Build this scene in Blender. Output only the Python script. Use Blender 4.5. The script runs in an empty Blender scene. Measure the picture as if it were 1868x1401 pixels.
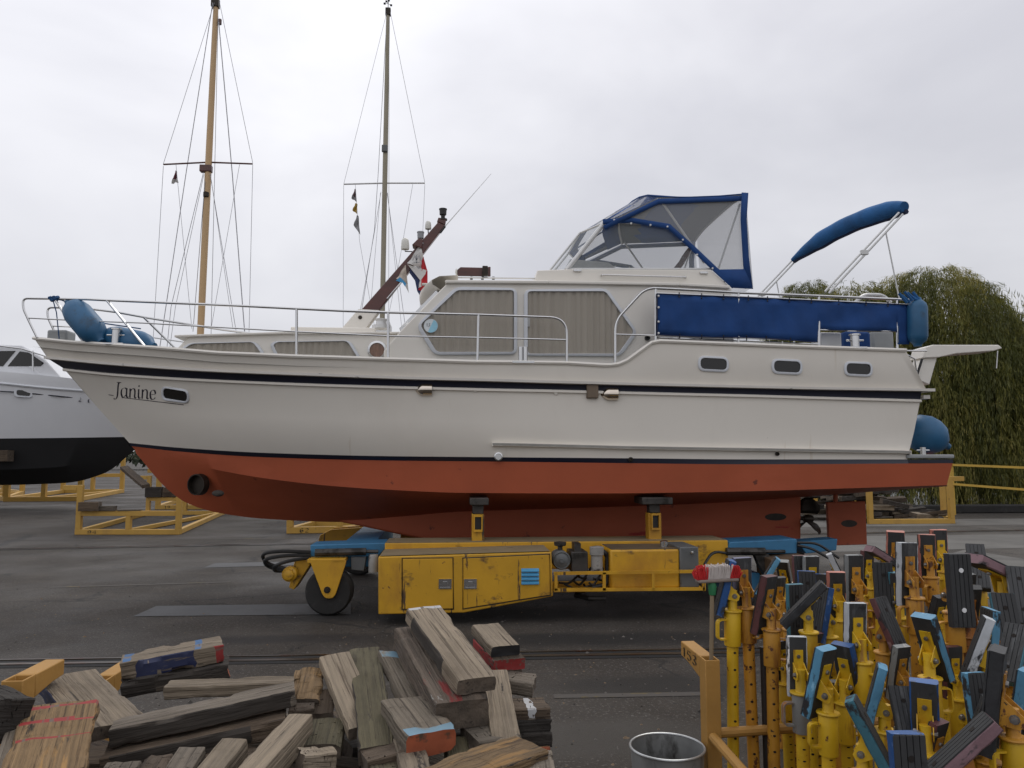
import bpy, bmesh, math, random
from mathutils import Vector, Matrix, Euler, noise
random.seed(7)
R = math.radians
SC = bpy.context.scene
COL = SC.collection
# ---------------------------------------------------------------- camera
CAM_H, FPX, PITCH, YAW = 1.9, 1400.0, math.atan(134.5 / 1400.0), R(4.5)
cd = bpy.data.cameras.new('camera')
cd.sensor_width = 36.0
cd.lens = FPX / 1868.0 * 36.0
cd.clip_start, cd.clip_end = 0.1, 3000
cam = bpy.data.objects.new('camera', cd)
COL.objects.link(cam)
cam.location = (0, 0, CAM_H)
cam.rotation_euler = (R(90) + PITCH, 0, -YAW)
SC.camera = cam
# ---------------------------------------------------------------- world
SUN_EL, SUN_AZ = 52, 25          # azimuth from +Y (behind the boat) towards +X
world = bpy.data.worlds.new('World')
SC.world = world
world.use_nodes = True
wn, wl = world.node_tree.nodes, world.node_tree.links
bg = wn['Background']
bg.inputs['Strength'].default_value = 0.1
sky = wn.new('ShaderNodeTexSky')
sky.sky_type = 'NISHITA'
sky.sun_disc = False
sky.sun_elevation = R(SUN_EL)
sky.sun_rotation = R(SUN_AZ)
tc = wn.new('ShaderNodeTexCoord')
mp = wn.new('ShaderNodeMapping')
mp.inputs['Scale'].default_value = (1.0, 1.0, 2.0)
mp.inputs['Location'].default_value = (0.55, 0.3, 0.2)
wl.new(tc.outputs['Generated'], mp.inputs['Vector'])
nz = wn.new('ShaderNodeTexNoise')
nz.inputs['Scale'].default_value = 1.7
nz.inputs['Detail'].default_value = 5
nz.inputs['Roughness'].default_value = 0.5
nz.inputs['Distortion'].default_value = 0.3
wl.new(mp.outputs['Vector'], nz.inputs['Vector'])
cr = wn.new('ShaderNodeValToRGB')          # overcast layer: grey to near-white cloud
cr.color_ramp.elements[0].position = 0.3
cr.color_ramp.elements[0].color = (0.535, 0.535, 0.575, 1)
cr.color_ramp.elements[1].position = 0.68
cr.color_ramp.elements[1].color = (0.775, 0.772, 0.80, 1)
wl.new(nz.outputs['Fac'], cr.inputs['Fac'])
sp = wn.new('ShaderNodeSeparateXYZ')
wl.new(tc.outputs['Generated'], sp.inputs['Vector'])
mr = wn.new('ShaderNodeMapRange')          # overcast sky is brighter overhead than at the horizon
mr.inputs['From Min'].default_value = 0.0
mr.inputs['From Max'].default_value = 0.6
mr.inputs['To Min'].default_value = 6.3
mr.inputs['To Max'].default_value = 10.5
wl.new(sp.outputs['Z'], mr.inputs['Value'])
vm = wn.new('ShaderNodeVectorMath')
vm.operation = 'SCALE'
wl.new(cr.outputs['Color'], vm.inputs[0])
mrx = wn.new('ShaderNodeMapRange')         # the cloud is thicker towards the right-hand side
mrx.inputs['From Min'].default_value = -0.45
mrx.inputs['From Max'].default_value = 0.65
mrx.inputs['To Min'].default_value = 1.05
mrx.inputs['To Max'].default_value = 0.88
wl.new(sp.outputs['X'], mrx.inputs['Value'])
mlx = wn.new('ShaderNodeMath')
mlx.operation = 'MULTIPLY'
wl.new(mr.outputs['Result'], mlx.inputs[0])
wl.new(mrx.outputs['Result'], mlx.inputs[1])
wl.new(mlx.outputs[0], vm.inputs['Scale'])
mx = wn.new('ShaderNodeMix')
mx.data_type = 'RGBA'
mx.inputs['Factor'].default_value = 0.95
wl.new(sky.outputs['Color'], mx.inputs[6])
wl.new(vm.outputs['Vector'], mx.inputs[7])
wl.new(mx.outputs[2], bg.inputs['Color'])
# ---------------------------------------------------------------- sun (overcast)
sd = bpy.data.lights.new('sun', 'SUN')
sd.energy = 0.6
sd.angle = R(25)
sd.color = (1.0, 0.96, 0.9)
sun = bpy.data.objects.new('sun', sd)
COL.objects.link(sun)
sdir = Vector((math.sin(R(SUN_AZ)) * math.cos(R(SUN_EL)), math.cos(R(SUN_AZ)) * math.cos(R(SUN_EL)), math.sin(R(SUN_EL))))
sun.rotation_euler = sdir.to_track_quat('Z', 'Y').to_euler()
SC.view_settings.view_transform = 'Standard'
SC.view_settings.look = 'None'
SC.view_settings.exposure = 0.55
SC.view_settings.gamma = 1.0
# ---------------------------------------------------------------- pixel rays of the 1868x1401 photograph
_rot = cam.rotation_euler.to_matrix()
def ray(px, py):
    return _rot @ Vector(((px - 934.0) / FPX, -(py - 700.5) / FPX, -1.0))
def P(px, py, Y):
    d = ray(px, py)
    return Vector((0, 0, CAM_H)) + d * (Y / d.y)
def G(px, py, Z=0.0):
    d = ray(px, py)
    return Vector((0, 0, CAM_H)) + d * ((Z - CAM_H) / d.z)
# ---------------------------------------------------------------- materials
MATS = {}
def _n(nt, t, **kw):
    n = nt.nodes.new(t)
    for k, v in kw.items():
        if k in n.inputs: n.inputs[k].default_value = v
        else: setattr(n, k, v)
    return n
def mixc(nt, fac, a, b, blend='MIX'):
    n = nt.nodes.new('ShaderNodeMix')
    n.data_type = 'RGBA'
    n.blend_type = blend
    for s, v in ((0, fac), (6, a), (7, b)):
        if hasattr(v, 'is_linked') or hasattr(v, 'links'): nt.links.new(v, n.inputs[s])
        elif s: n.inputs[s].default_value = (*v[:3], 1)
        else: n.inputs[s].default_value = v
    return n.outputs[2]
def ramp(nt, src, p0, p1):
    m = _n(nt, 'ShaderNodeMapRange')
    m.inputs['From Min'].default_value = p0
    m.inputs['From Max'].default_value = p1
    nt.links.new(src, m.inputs['Value'])
    return m.outputs['Result']
def mat(name, col, rough=0.5, metal=0.0, var=0.12, scale=3.0, stretch=(1, 1, 1), blots=(), bump=0.0, bscale=60.0, rnd=0.0, spec=0.5, coat=0.0, streak=None, edge=None):
    """principled surface: base colour with large soft variation, blots = [(colour, threshold, softness, scale, stretch)], fine bump"""
    if name in MATS: return MATS[name]
    m = bpy.data.materials.new(name)
    m.use_nodes = True
    nt = m.node_tree
    b = nt.nodes['Principled BSDF']
    t = _n(nt, 'ShaderNodeTexCoord')
    vec = t.outputs['Object']
    if rnd:
        oi = _n(nt, 'ShaderNodeObjectInfo')
        ml = _n(nt, 'ShaderNodeMath', operation='MULTIPLY')
        nt.links.new(oi.outputs['Random'], ml.inputs[0])
        ml.inputs[1].default_value = 37.0
        ad = _n(nt, 'ShaderNodeVectorMath', operation='ADD')
        nt.links.new(vec, ad.inputs[0])
        nt.links.new(ml.outputs[0], ad.inputs[1])
        vec = ad.outputs[0]
    def ns(sc, st, det=4.0, ro=0.6):
        p = _n(nt, 'ShaderNodeMapping')
        p.inputs['Scale'].default_value = st
        nt.links.new(vec, p.inputs['Vector'])
        q = _n(nt, 'ShaderNodeTexNoise')
        q.inputs['Scale'].default_value = sc
        q.inputs['Detail'].default_value = det
        q.inputs['Roughness'].default_value = ro
        nt.links.new(p.outputs['Vector'], q.inputs['Vector'])
        return q.outputs['Fac']
    c0 = tuple(x * (1 - var) for x in col)
    c1 = tuple(min(1, x * (1 + var)) for x in col)
    c = mixc(nt, ramp(nt, ns(scale, stretch), 0.3, 0.7), c0, c1)
    for bc, th, soft, bs, bst in blots:
        c = mixc(nt, ramp(nt, ns(bs, bst, 6.0, 0.65), th, th + soft), c, bc)
    if rnd:
        hs = _n(nt, 'ShaderNodeHueSaturation')
        mr_ = _n(nt, 'ShaderNodeMapRange')
        mr_.inputs['To Min'].default_value = 1 - rnd
        mr_.inputs['To Max'].default_value = 1 + rnd
        nt.links.new(oi.outputs['Random'], mr_.inputs['Value'])
        nt.links.new(mr_.outputs['Result'], hs.inputs['Value'])
        nt.links.new(c, hs.inputs['Color'])
        c = hs.outputs['Color']
    if hasattr(c, 'links'): nt.links.new(c, b.inputs['Base Color'])
    b.inputs['Roughness'].default_value = rough
    b.inputs['Metallic'].default_value = metal
    b.inputs['Specular IOR Level'].default_value = spec
    b.inputs['Coat Weight'].default_value = coat
    if bump:
        bp = _n(nt, 'ShaderNodeBump')
        bp.inputs['Strength'].default_value = bump
        bp.inputs['Distance'].default_value = 0.02
        nt.links.new(ns(bscale, stretch, 5.0), bp.inputs['Height'])
        nt.links.new(bp.outputs['Normal'], b.inputs['Normal'])
    MATS[name] = m
    return m
def clear(name, tint, fac, rough=0.05):
    """see-through sheet: fac = how much of what lies behind is veiled"""
    if name in MATS: return MATS[name]
    m = bpy.data.materials.new(name)
    m.use_nodes = True
    nt = m.node_tree
    b = nt.nodes['Principled BSDF']
    b.inputs['Base Color'].default_value = (*tint, 1)
    b.inputs['Roughness'].default_value = rough
    tr = _n(nt, 'ShaderNodeBsdfTransparent')
    mi = _n(nt, 'ShaderNodeMixShader')
    mi.inputs[0].default_value = fac
    nt.links.new(tr.outputs[0], mi.inputs[1])
    nt.links.new(b.outputs[0], mi.inputs[2])
    nt.links.new(mi.outputs[0], nt.nodes['Material Output'].inputs['Surface'])
    MATS[name] = m
    return m
RUST = (0.10, 0.035, 0.015)
# ---------------------------------------------------------------- meshes
class MB:
    def __init__(s): s.bm = bmesh.new(); s.mi = 0
    def face(s, vs, flip=False):
        try:
            f = s.bm.faces.new(vs[::-1] if flip else vs); f.material_index = s.mi; return f
        except ValueError: return None
    def v(s, p): return s.bm.verts.new(p)
    def box(s, c, sz, m=None):
        m = m or Matrix.Identity(3)
        c = Vector(c); h = [x / 2 for x in sz]
        V = [s.v(c + m @ Vector((sx * h[0], sy * h[1], sz_ * h[2]))) for sx in (-1, 1) for sy in (-1, 1) for sz_ in (-1, 1)]
        for q in ((0, 1, 3, 2), (4, 6, 7, 5), (0, 4, 5, 1), (2, 3, 7, 6), (0, 2, 6, 4), (1, 5, 7, 3)): s.face([V[i] for i in q])
        return s
    def bb(s, lo, hi):
        return s.box([(a + b) / 2 for a, b in zip(lo, hi)], [abs(b - a) for a, b in zip(lo, hi)])
    def beam(s, p, q, w, h, up=(0, 0, 1)):
        p, q = Vector(p), Vector(q); x = (q - p).normalized(); u = Vector(up)
        if abs(x.dot(u)) > 0.98: u = Vector((0, 1, 0))
        y = u.cross(x).normalized(); z = x.cross(y)
        s.box((p + q) / 2, ((q - p).length, w, h), Matrix((x, y, z)).transposed()); return s
    def tube(s, pts, r, n=8, cap=True, closed=False):
        pts = [Vector(p) for p in pts]; rs = r if isinstance(r, (list, tuple)) else [r] * len(pts)
        rings = []; ref = None; N = len(pts)
        for i, p in enumerate(pts):
            if closed: t = pts[(i + 1) % N] - pts[i - 1]
            else: t = pts[min(i + 1, N - 1)] - pts[max(i - 1, 0)]
            t.normalize()
            if ref is None: ref = Vector((0, 0, 1)) if abs(t.z) < 0.9 else Vector((0, 1, 0))
            a = t.cross(ref).normalized(); b = a.cross(t); ref = b
            rings.append([s.v(p + (a * math.cos(k * 2 * math.pi / n) + b * math.sin(k * 2 * math.pi / n)) * rs[i]) for k in range(n)])
        for i in range(N if closed else N - 1):
            A, B = rings[i], rings[(i + 1) % N]
            for k in range(n): s.face([A[k], B[k], B[(k + 1) % n], A[(k + 1) % n]])
        if cap and not closed: s.face(rings[0]); s.face(rings[-1], True)
        return s
    def cyl(s, p, q, r0, r1=None, n=16): return s.tube([p, q], [r0, r0 if r1 is None else r1], n)
    def lathe(s, prof, M=None, n=20):
        """prof [(r,z)] about z, placed by the 4x4 M"""
        M = M or Matrix.Identity(4); rings = []
        for r_, z in prof:
            rings.append([s.v(M @ Vector((r_ * math.cos(k * 2 * math.pi / n), r_ * math.sin(k * 2 * math.pi / n), z))) for k in range(n)])
        for A, B in zip(rings, rings[1:]):
            for k in range(n): s.face([A[k], A[(k + 1) % n], B[(k + 1) % n], B[k]])
        s.face(rings[0], True); s.face(rings[-1]); return s
    def prism(s, pts, off):
        """polygon pts (3D) extruded by off"""
        off = Vector(off); A = [s.v(p) for p in pts]; B = [s.v(Vector(p) + off) for p in pts]
        s.face(A, True); s.face(B); n = len(A)
        for k in range(n): s.face([A[k], A[(k + 1) % n], B[(k + 1) % n], B[k]])
        return s
    def ring(s, outer, inner, off):
        off = Vector(off); n = len(outer)
        O, I = [s.v(p) for p in outer], [s.v(p) for p in inner]
        O2, I2 = [s.v(Vector(p) + off) for p in outer], [s.v(Vector(p) + off) for p in inner]
        for k in range(n):
            j = (k + 1) % n
            s.face([O[k], O[j], I[j], I[k]]); s.face([O2[k], I2[k], I2[j], O2[j]])
            s.face([O[k], O2[k], O2[j], O[j]]); s.face([I[k], I[j], I2[j], I2[k]])
        return s
    def loft(s, lines, closed=False):
        """lines: list of equally long point lists"""
        V = [[s.v(p) for p in L] for L in lines]
        for A, B in zip(V, V[1:]):
            for k in range(len(A) - (0 if closed else 1)):
                j = (k + 1) % len(A); s.face([A[k], A[j], B[j], B[k]])
        return V
    def build(s, name, mats, parent=None, smooth=35, bevel=0.0, bseg=2, weld=False, recalc=True):
        bm = s.bm
        if weld: bmesh.ops.remove_doubles(bm, verts=bm.verts, dist=1e-4)
        if recalc: bmesh.ops.recalc_face_normals(bm, faces=bm.faces)
        if parent is not None:
            rt = parent
            while rt.parent: rt = rt.parent
            bmesh.ops.transform(bm, matrix=rt.matrix_basis.inverted(), verts=bm.verts)
        me = bpy.data.meshes.new(name)
        bm.to_mesh(me); bm.free()
        for m in (mats if isinstance(mats, (list, tuple)) else [mats]): me.materials.append(m)
        if smooth:
            me.polygons.foreach_set('use_smooth', [True] * len(me.polygons))
            me.set_sharp_from_angle(angle=R(smooth))
        o = bpy.data.objects.new(name, me)
        COL.objects.link(o)
        if parent is not None: o.parent = parent
        if bevel:
            bv = o.modifiers.new('bevel', 'BEVEL'); bv.width = bevel; bv.segments = bseg; bv.limit_method = 'ANGLE'; bv.angle_limit = R(40)
        return o
def tag(o, label, cat, group=None, kind=None):
    if kind: o['kind'] = kind
    if label: o['label'] = label
    if cat: o['category'] = cat
    if group: o['group'] = group
    return o
def thing(name, loc, label, cat, group=None):
    o = bpy.data.objects.new(name, None); COL.objects.link(o)
    o.empty_display_size = 0.2
    o.matrix_basis = Matrix.Translation(loc)
    return tag(o, label, cat, group)
def structure(name, mb, mats, **k):
    o = mb.build(name, mats, **k); o['kind'] = 'structure'; return o
def copy_tree(o, parent=None):
    c = o.copy(); COL.objects.link(c); c.parent = parent
    for ch in [x for x in bpy.data.objects if x.parent == o]: copy_tree(ch, c)
    return c
def rpoly(pts, r, seg=4):
    """round the corners of a planar 3D polygon"""
    out = []; n = len(pts); pts = [Vector(p) for p in pts]
    for i, p in enumerate(pts):
        a, b = pts[i - 1] - p, pts[(i + 1) % n] - p
        d = min(r, a.length * .45, b.length * .45)
        p0, p1 = p + a.normalized() * d, p + b.normalized() * d
        for k in range(seg + 1):
            t = k / seg; out.append(p0 * (1 - t) ** 2 + p * 2 * t * (1 - t) + p1 * t * t)
    return out
def inset(pts, d):
    """scale a polygon outwards (d>0) or inwards from its centre by about d metres"""
    c = sum((Vector(p) for p in pts), Vector()) / len(pts)
    return [c + (Vector(p) - c) * (1 + d / max((Vector(p) - c).length, 1e-4)) for p in pts]
def arc(pts, r, seg=6):
    """polyline with rounded bends"""
    pts = [Vector(p) for p in pts]; out = [pts[0]]
    for a, p, b in zip(pts, pts[1:], pts[2:]):
        u, w = a - p, b - p; d = min(r, u.length * .48, w.length * .48)
        p0, p1 = p + u.normalized() * d, p + w.normalized() * d
        for k in range(seg + 1):
            t = k / seg; out.append(p0 * (1 - t) ** 2 + p * 2 * t * (1 - t) + p1 * t * t)
    return out + [pts[-1]]
def pchip(xs, ys, x):
    n = len(xs)
    if x <= xs[0]: return ys[0] + (ys[1] - ys[0]) / (xs[1] - xs[0]) * (x - xs[0])
    if x >= xs[-1]: return ys[-1] + (ys[-1] - ys[-2]) / (xs[-1] - xs[-2]) * (x - xs[-1])
    i = max(k for k in range(n - 1) if xs[k] <= x)
    h = xs[i + 1] - xs[i]; d = [(ys[k + 1] - ys[k]) / (xs[k + 1] - xs[k]) for k in range(n - 1)]
    def m(k):
        if k == 0: return d[0]
        if k == n - 1: return d[-1]
        return 0 if d[k - 1] * d[k] <= 0 else 2 * d[k - 1] * d[k] / (d[k - 1] + d[k])
    t = (x - xs[i]) / h
    return (2*t**3 - 3*t*t + 1) * ys[i] + (t**3 - 2*t*t + t) * h * m(i) + (-2*t**3 + 3*t*t) * ys[i+1] + (t**3 - t*t) * h * m(i+1)
def smoothstep(a, b, x):
    t = max(0, min(1, (x - a) / (b - a))); return t * t * (3 - 2 * t)
# strokes for lettering: polylines in a unit cell (x right, z up)
def strokes_mesh(mb, strokes, place, nib=(0.05, 0.05), ang=40):
    """flat lettering drawn with a slanted nib; place(x,z,lift) -> 3D"""
    nx, nz_ = math.cos(R(ang)) * nib[0], math.sin(R(ang)) * nib[1]
    for st in strokes:
        A, B = [], []
        for i, (x, z) in enumerate(st):
            t = Vector((st[min(i+1, len(st)-1)][0] - st[max(i-1, 0)][0], st[min(i+1, len(st)-1)][1] - st[max(i-1, 0)][1]))
            t.normalize(); nrm = Vector((-t.y, t.x))
            w = max(abs(nrm.x * nx + nrm.y * nz_), nib[0] * 0.22)
            A.append(mb.v(place(x + nrm.x * w, z + nrm.y * w))); B.append(mb.v(place(x - nrm.x * w, z - nrm.y * w)))
        for k in range(len(A) - 1): mb.face([A[k], A[k+1], B[k+1], B[k]])
def curve(pts, n=8):
    """Catmull-Rom through 2D points"""
    out = []
    P_ = [pts[0]] + list(pts) + [pts[-1]]
    for i in range(1, len(P_) - 2):
        for k in range(n):
            t = k / n
            out.append(tuple(0.5 * (2*P_[i][j] + (P_[i+1][j]-P_[i-1][j])*t + (2*P_[i-1][j]-5*P_[i][j]+4*P_[i+1][j]-P_[i+2][j])*t*t + (3*P_[i][j]-P_[i-1][j]-3*P_[i+1][j]+P_[i+2][j])*t**3) for j in (0, 1)))
    return out + [tuple(pts[-1])]
# ================================================================ setting
def asphalt():
    m = mat('asphalt', (0.034, 0.027, 0.0205), 0.9, 0, 0.08, 0.35, (1, 1, 1),
            blots=[((0.054, 0.044, 0.034), 0.5, 0.2, 1.3, (1, 1, 1)), ((0.024, 0.021, 0.018), 0.57, 0.10, 0.7, (0.6, 1.0, 1)), ((0.06, 0.053, 0.045), 0.62, 0.06, 4.5, (1, 1, 1)), ((0.022, 0.019, 0.017), 0.62, 0.05, 7.0, (1, 1, 1)),
                   ((0.105, 0.095, 0.083), 0.57, 0.04, 38.0, (1, 1, 1)), ((0.025, 0.023, 0.021), 0.60, 0.03, 26.0, (1, 1, 1)),
                   ((0.03, 0.027, 0.025), 0.62, 0.03, 3.0, (0.3, 1.5, 1))], bump=0.6, bscale=70.0)
    nt = m.node_tree; b = nt.nodes['Principled BSDF']
    t = _n(nt, 'ShaderNodeTexCoord'); q = _n(nt, 'ShaderNodeTexNoise')
    q.inputs['Scale'].default_value = 0.45; q.inputs['Detail'].default_value = 5
    nt.links.new(t.outputs['Object'], q.inputs['Vector'])
    r = _n(nt, 'ShaderNodeMapRange')          # damp patches left by rain
    r.inputs['From Min'].default_value = 0.42; r.inputs['From Max'].default_value = 0.62
    r.inputs['To Min'].default_value = 0.9; r.inputs['To Max'].default_value = 0.62
    nt.links.new(q.outputs['Fac'], r.inputs['Value']); nt.links.new(r.outputs['Result'], b.inputs['Roughness'])
    v = _n(nt, 'ShaderNodeTexVoronoi', feature='DISTANCE_TO_EDGE')      # fine shrinkage cracks
    v.inputs['Scale'].default_value = 0.33
    dn = _n(nt, 'ShaderNodeTexNoise'); dn.inputs['Scale'].default_value = 1.6; dn.inputs['Detail'].default_value = 6
    nt.links.new(t.outputs['Object'], dn.inputs['Vector'])
    ad = _n(nt, 'ShaderNodeVectorMath', operation='MULTIPLY_ADD'); ad.inputs[1].default_value = (1.1, 1.1, 0)
    nt.links.new(dn.outputs['Color'], ad.inputs[0]); nt.links.new(t.outputs['Object'], ad.inputs[2]); nt.links.new(ad.outputs[0], v.inputs['Vector'])
    old = b.inputs['Base Color'].links[0].from_socket
    nt.links.new(mixc(nt, ramp(nt, v.outputs['Distance'], 0.010, 0.002), old, (0.014, 0.012, 0.010)), b.inputs['Base Color'])
    pos = t.outputs['Object']                     # oil and rain stains, plus a dark patch below the mover and a paler one
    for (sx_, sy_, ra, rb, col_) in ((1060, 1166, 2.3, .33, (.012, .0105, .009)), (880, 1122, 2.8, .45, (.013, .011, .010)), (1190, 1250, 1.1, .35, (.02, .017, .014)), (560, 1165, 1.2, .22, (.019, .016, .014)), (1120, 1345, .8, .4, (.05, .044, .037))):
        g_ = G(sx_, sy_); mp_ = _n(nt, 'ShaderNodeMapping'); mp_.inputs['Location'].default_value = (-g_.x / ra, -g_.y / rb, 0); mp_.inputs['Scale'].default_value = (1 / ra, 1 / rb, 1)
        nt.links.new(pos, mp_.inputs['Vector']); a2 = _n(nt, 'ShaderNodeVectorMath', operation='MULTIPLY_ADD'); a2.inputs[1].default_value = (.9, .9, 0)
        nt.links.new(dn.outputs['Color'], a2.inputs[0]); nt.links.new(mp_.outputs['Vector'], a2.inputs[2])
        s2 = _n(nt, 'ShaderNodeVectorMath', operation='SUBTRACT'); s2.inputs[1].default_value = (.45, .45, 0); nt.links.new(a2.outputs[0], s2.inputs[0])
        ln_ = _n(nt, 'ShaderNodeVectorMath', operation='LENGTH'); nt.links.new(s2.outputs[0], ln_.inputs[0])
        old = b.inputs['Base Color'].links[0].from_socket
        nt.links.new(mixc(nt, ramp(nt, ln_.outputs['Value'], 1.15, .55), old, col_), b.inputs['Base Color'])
    return m
M_ASPH = asphalt()
g = MB()
xs = [-1500, -300, -80, -30, 30, 80, 300, 1500]; ys = [-200, -30, 0, 30, 60, 150, 500, 2500]
V = [[g.v((x, y, 0)) for x in xs] for y in ys]
for j in range(len(ys) - 1):
    for i in range(len(xs) - 1): g.face([V[j][i], V[j][i+1], V[j+1][i+1], V[j+1][i]])
structure('ground', g, M_ASPH, smooth=0)
M_RAIL = mat('rail_steel', (0.10, 0.085, 0.07), 0.35, 0.8, 0.3, 2.0, blots=[(RUST, 0.5, 0.15, 3.0, (1, 4, 1))])
M_DARKGAP = mat('rail_gap', (0.012, 0.012, 0.012), 0.9)
M_CONC = mat('worn_concrete', (0.088, 0.09, 0.092), 0.8, 0, 0.15, 1.2, blots=[((0.06, 0.058, 0.055), 0.55, 0.12, 2.0, (1, 1, 1))], bump=0.15)
M_CONC2 = mat('pale_concrete', (0.11, 0.105, 0.095), 0.85, 0, 0.2, 0.8, blots=[((0.07, 0.065, 0.06), 0.5, 0.15, 0.9, (0.4, 1, 1))], bump=0.15)
M_YLINE = mat('worn_yellow_line', (0.10, 0.078, 0.036), 0.85, 0, 0.2, 2, blots=[((0.07, 0.062, 0.055), 0.40, 0.06, 3.5, (1, 1, 1))])
def strip(mb, p, q, w, z):
    p, q = Vector((p[0], p[1], 0)), Vector((q[0], q[1], 0)); d = (q - p).normalized(); n = Vector((-d.y, d.x, 0)) * w / 2
    mb.face([mb.v(a + Vector((0, 0, z))) for a in (p - n, q - n, q + n, p + n)])
def rail(x0, x1, pts, name):
    # a rail sunk in the paving: two dark flangeway gaps and a worn steel head between them
    d = pts
    y0, y1 = [d[0][1] + (d[1][1] - d[0][1]) * (x - d[0][0]) / (d[1][0] - d[0][0]) for x in (x0, x1)]
    a = MB(); strip(a, (x0, y0), (x1, y1), 0.24, 0.004); a.mi = 1
    a.beam((x0, y0, 0.004), (x1, y1, 0.004), 0.065, 0.014)
    a.beam((x0, y0 + 0.16, 0.004), (x1, y1 + 0.16, 0.004), 0.03, 0.012)
    structure(name, a, [M_DARKGAP, M_RAIL], smooth=0)
rail(-22, 22, (G(0, 1213), G(1380, 1191)), 'rail')
rail(-40, 45, (G(0, 1003), G(1868, 968)), 'rail')
a = MB()
for (p, q) in (((245, 1123), (598, 1118)),):
    A, B_, C_, D_ = G(243, 1125), G(640, 1121), G(640, 1101), G(285, 1106)
    a.face([a.v(x + Vector((0, 0, .005))) for x in (A, B_, C_, D_)])
A, B_, C_, D_ = G(372, 1036), G(560, 1031), G(565, 1024), G(392, 1028)
a.face([a.v(x + Vector((0, 0, .005))) for x in (A, B_, C_, D_)])
structure('paving', a, M_CONC, smooth=0)
a = MB()
strip(a, G(0, 986), G(700, 981), 0.10, 0.004); strip(a, G(90, 1072), G(420, 1062), 0.10, 0.004)
strip(a, G(1010, 1271), G(1290, 1266), 0.10, 0.004)
structure('painted_line', a, M_YLINE, smooth=0)
# pale worn concrete by the far rail on the right
a = MB()
for q in (((1290, 1012), (1868, 1000), (1868, 975), (1560, 978)), ((1700, 1020), (1868, 1060), (1868, 1020), (1760, 1003)), ((1440, 962), (1868, 958), (1868, 946), (1480, 950))):
    a.face([a.v(G(*p) + Vector((0, 0, .0045))) for p in q])
structure('pavement', a, M_CONC2, smooth=0)
a = MB()
a.bb((14.2, 15.1, 0), (19, 17.2, .035))
M_SLAB = mat('black_slab', (0.02, 0.02, 0.02), 0.7, 0, 0.3, 2.0, bump=0.2)
structure('road_plate', a, M_SLAB, bevel=.01)
# quay edge: low black timber kerb with debris, in front of the willow
a = MB()
p0, p1 = P(1480, 925, 25.5), P(1990, 940, 25.5)
a.bb((p0.x, 25.3, 0), (p1.x + 30, 25.75, 0.28))
structure('quay_kerb', a, mat('tarred_timber', (0.018, 0.017, 0.016), 0.8, 0, 0.3, 1.5, blots=[((0.06, 0.055, 0.05), 0.6, 0.1, 2.0, (1, 1, 1))], bump=0.4, bscale=6), bevel=.04)
a = MB()
a.face([a.v(p) for p in ((p0.x, 26.2, .006), (160, 26.2, .006), (160, 120, .006), (p0.x, 120, .006))])
M_WATER = mat('dark_water', (0.012, 0.016, 0.014), 0.12, 0, 0.2, 0.3, bump=0.12, bscale=2.0)
structure('water', a, M_WATER, smooth=0)
# far bank across the water: one distant green mass low on the horizon
M_FAR = mat('far_foliage', (0.035, 0.045, 0.025), 0.9, 0, 0.4, 0.25, blots=[((0.06, 0.07, 0.035), 0.5, 0.15, 0.5, (1, 1, 1))])
a = MB(); rf = random.Random(3)
for k in range(260):
    x = rf.uniform(-160, 200); h = rf.uniform(2.0, 4.2); r_ = rf.uniform(2.5, 5); y = 125 + rf.uniform(-4, 8)
    cen = Vector((x, y, h * .4))
    for j in range(60):
        d = Vector((rf.gauss(0, 1), rf.gauss(0, 1), rf.gauss(0, 1))).normalized()
        p = cen + Vector((d.x * r_, d.y * r_, abs(d.z) * h * .6)); s_ = rf.uniform(.3, .8)
        u = Vector((rf.gauss(0, 1), rf.gauss(0, 1), rf.gauss(0, 1))).normalized() * s_; w = u.cross(d) * .8
        a.face([a.v(p + u), a.v(p + w), a.v(p - u), a.v(p - w)])
rf = random.Random(9)       # bushes on the bank behind the willows
for k in range(46):
    cen = Vector((rf.uniform(10, 50), rf.uniform(43, 47), rf.uniform(.3, 1.6))); r_ = rf.uniform(1.0, 2.0)
    for j in range(150):
        d = Vector((rf.gauss(0, 1), rf.gauss(0, 1), rf.gauss(0, 1))).normalized(); p = cen + d * r_ * rf.uniform(.75, 1.05); s_ = rf.uniform(.08, .2)
        if p.z < 0: p.z = 0
        u = Vector((rf.gauss(0, 1), rf.gauss(0, 1), rf.gauss(0, 1))).normalized() * s_; w = u.cross(d) * .8
        a.face([a.v(p + u), a.v(p + w), a.v(p - u), a.v(p - w)])
o = a.build('far_hedgerow', M_FAR, smooth=0, recalc=False); tag(o, None, None, kind='stuff')
# grit, chips and leaves scattered over the yard
a = MB(); rg = random.Random(17)
for k in range(2600):
    y = 3.2 + 9 * rg.random() ** 1.4; x = rg.uniform(-.62, .72) * y + .3; s_ = rg.uniform(.004, .013) * (1.9 if rg.random() < .07 else 1)
    a.mi = 0 if rg.random() < .6 else (1 if rg.random() < .6 else 2)
    c = Vector((x, y, s_ * .35)); V = [a.v(c + Vector((rg.uniform(.6, 1.3) * s_ * math.cos(t + rg.uniform(-.3, .3)), rg.uniform(.6, 1.3) * s_ * math.sin(t), -s_ * .35))) for t in (0, 1.25, 2.5, 3.75, 5.0)]
    tp_ = a.v(c + Vector((rg.uniform(-.3, .3) * s_, rg.uniform(-.3, .3) * s_, s_ * rg.uniform(.2, .6))))
    for j in range(5): a.face([V[j], V[(j + 1) % 5], tp_])
o = a.build('grit', [mat('grit_grey', (.11, .10, .09), .9, 0, .3, 9), mat('grit_wood', (.17, .12, .075), .9, 0, .3, 9), mat('grit_dark', (.03, .026, .022), .9, 0, .3, 9)], smooth=0); tag(o, None, None, kind='stuff')
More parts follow.
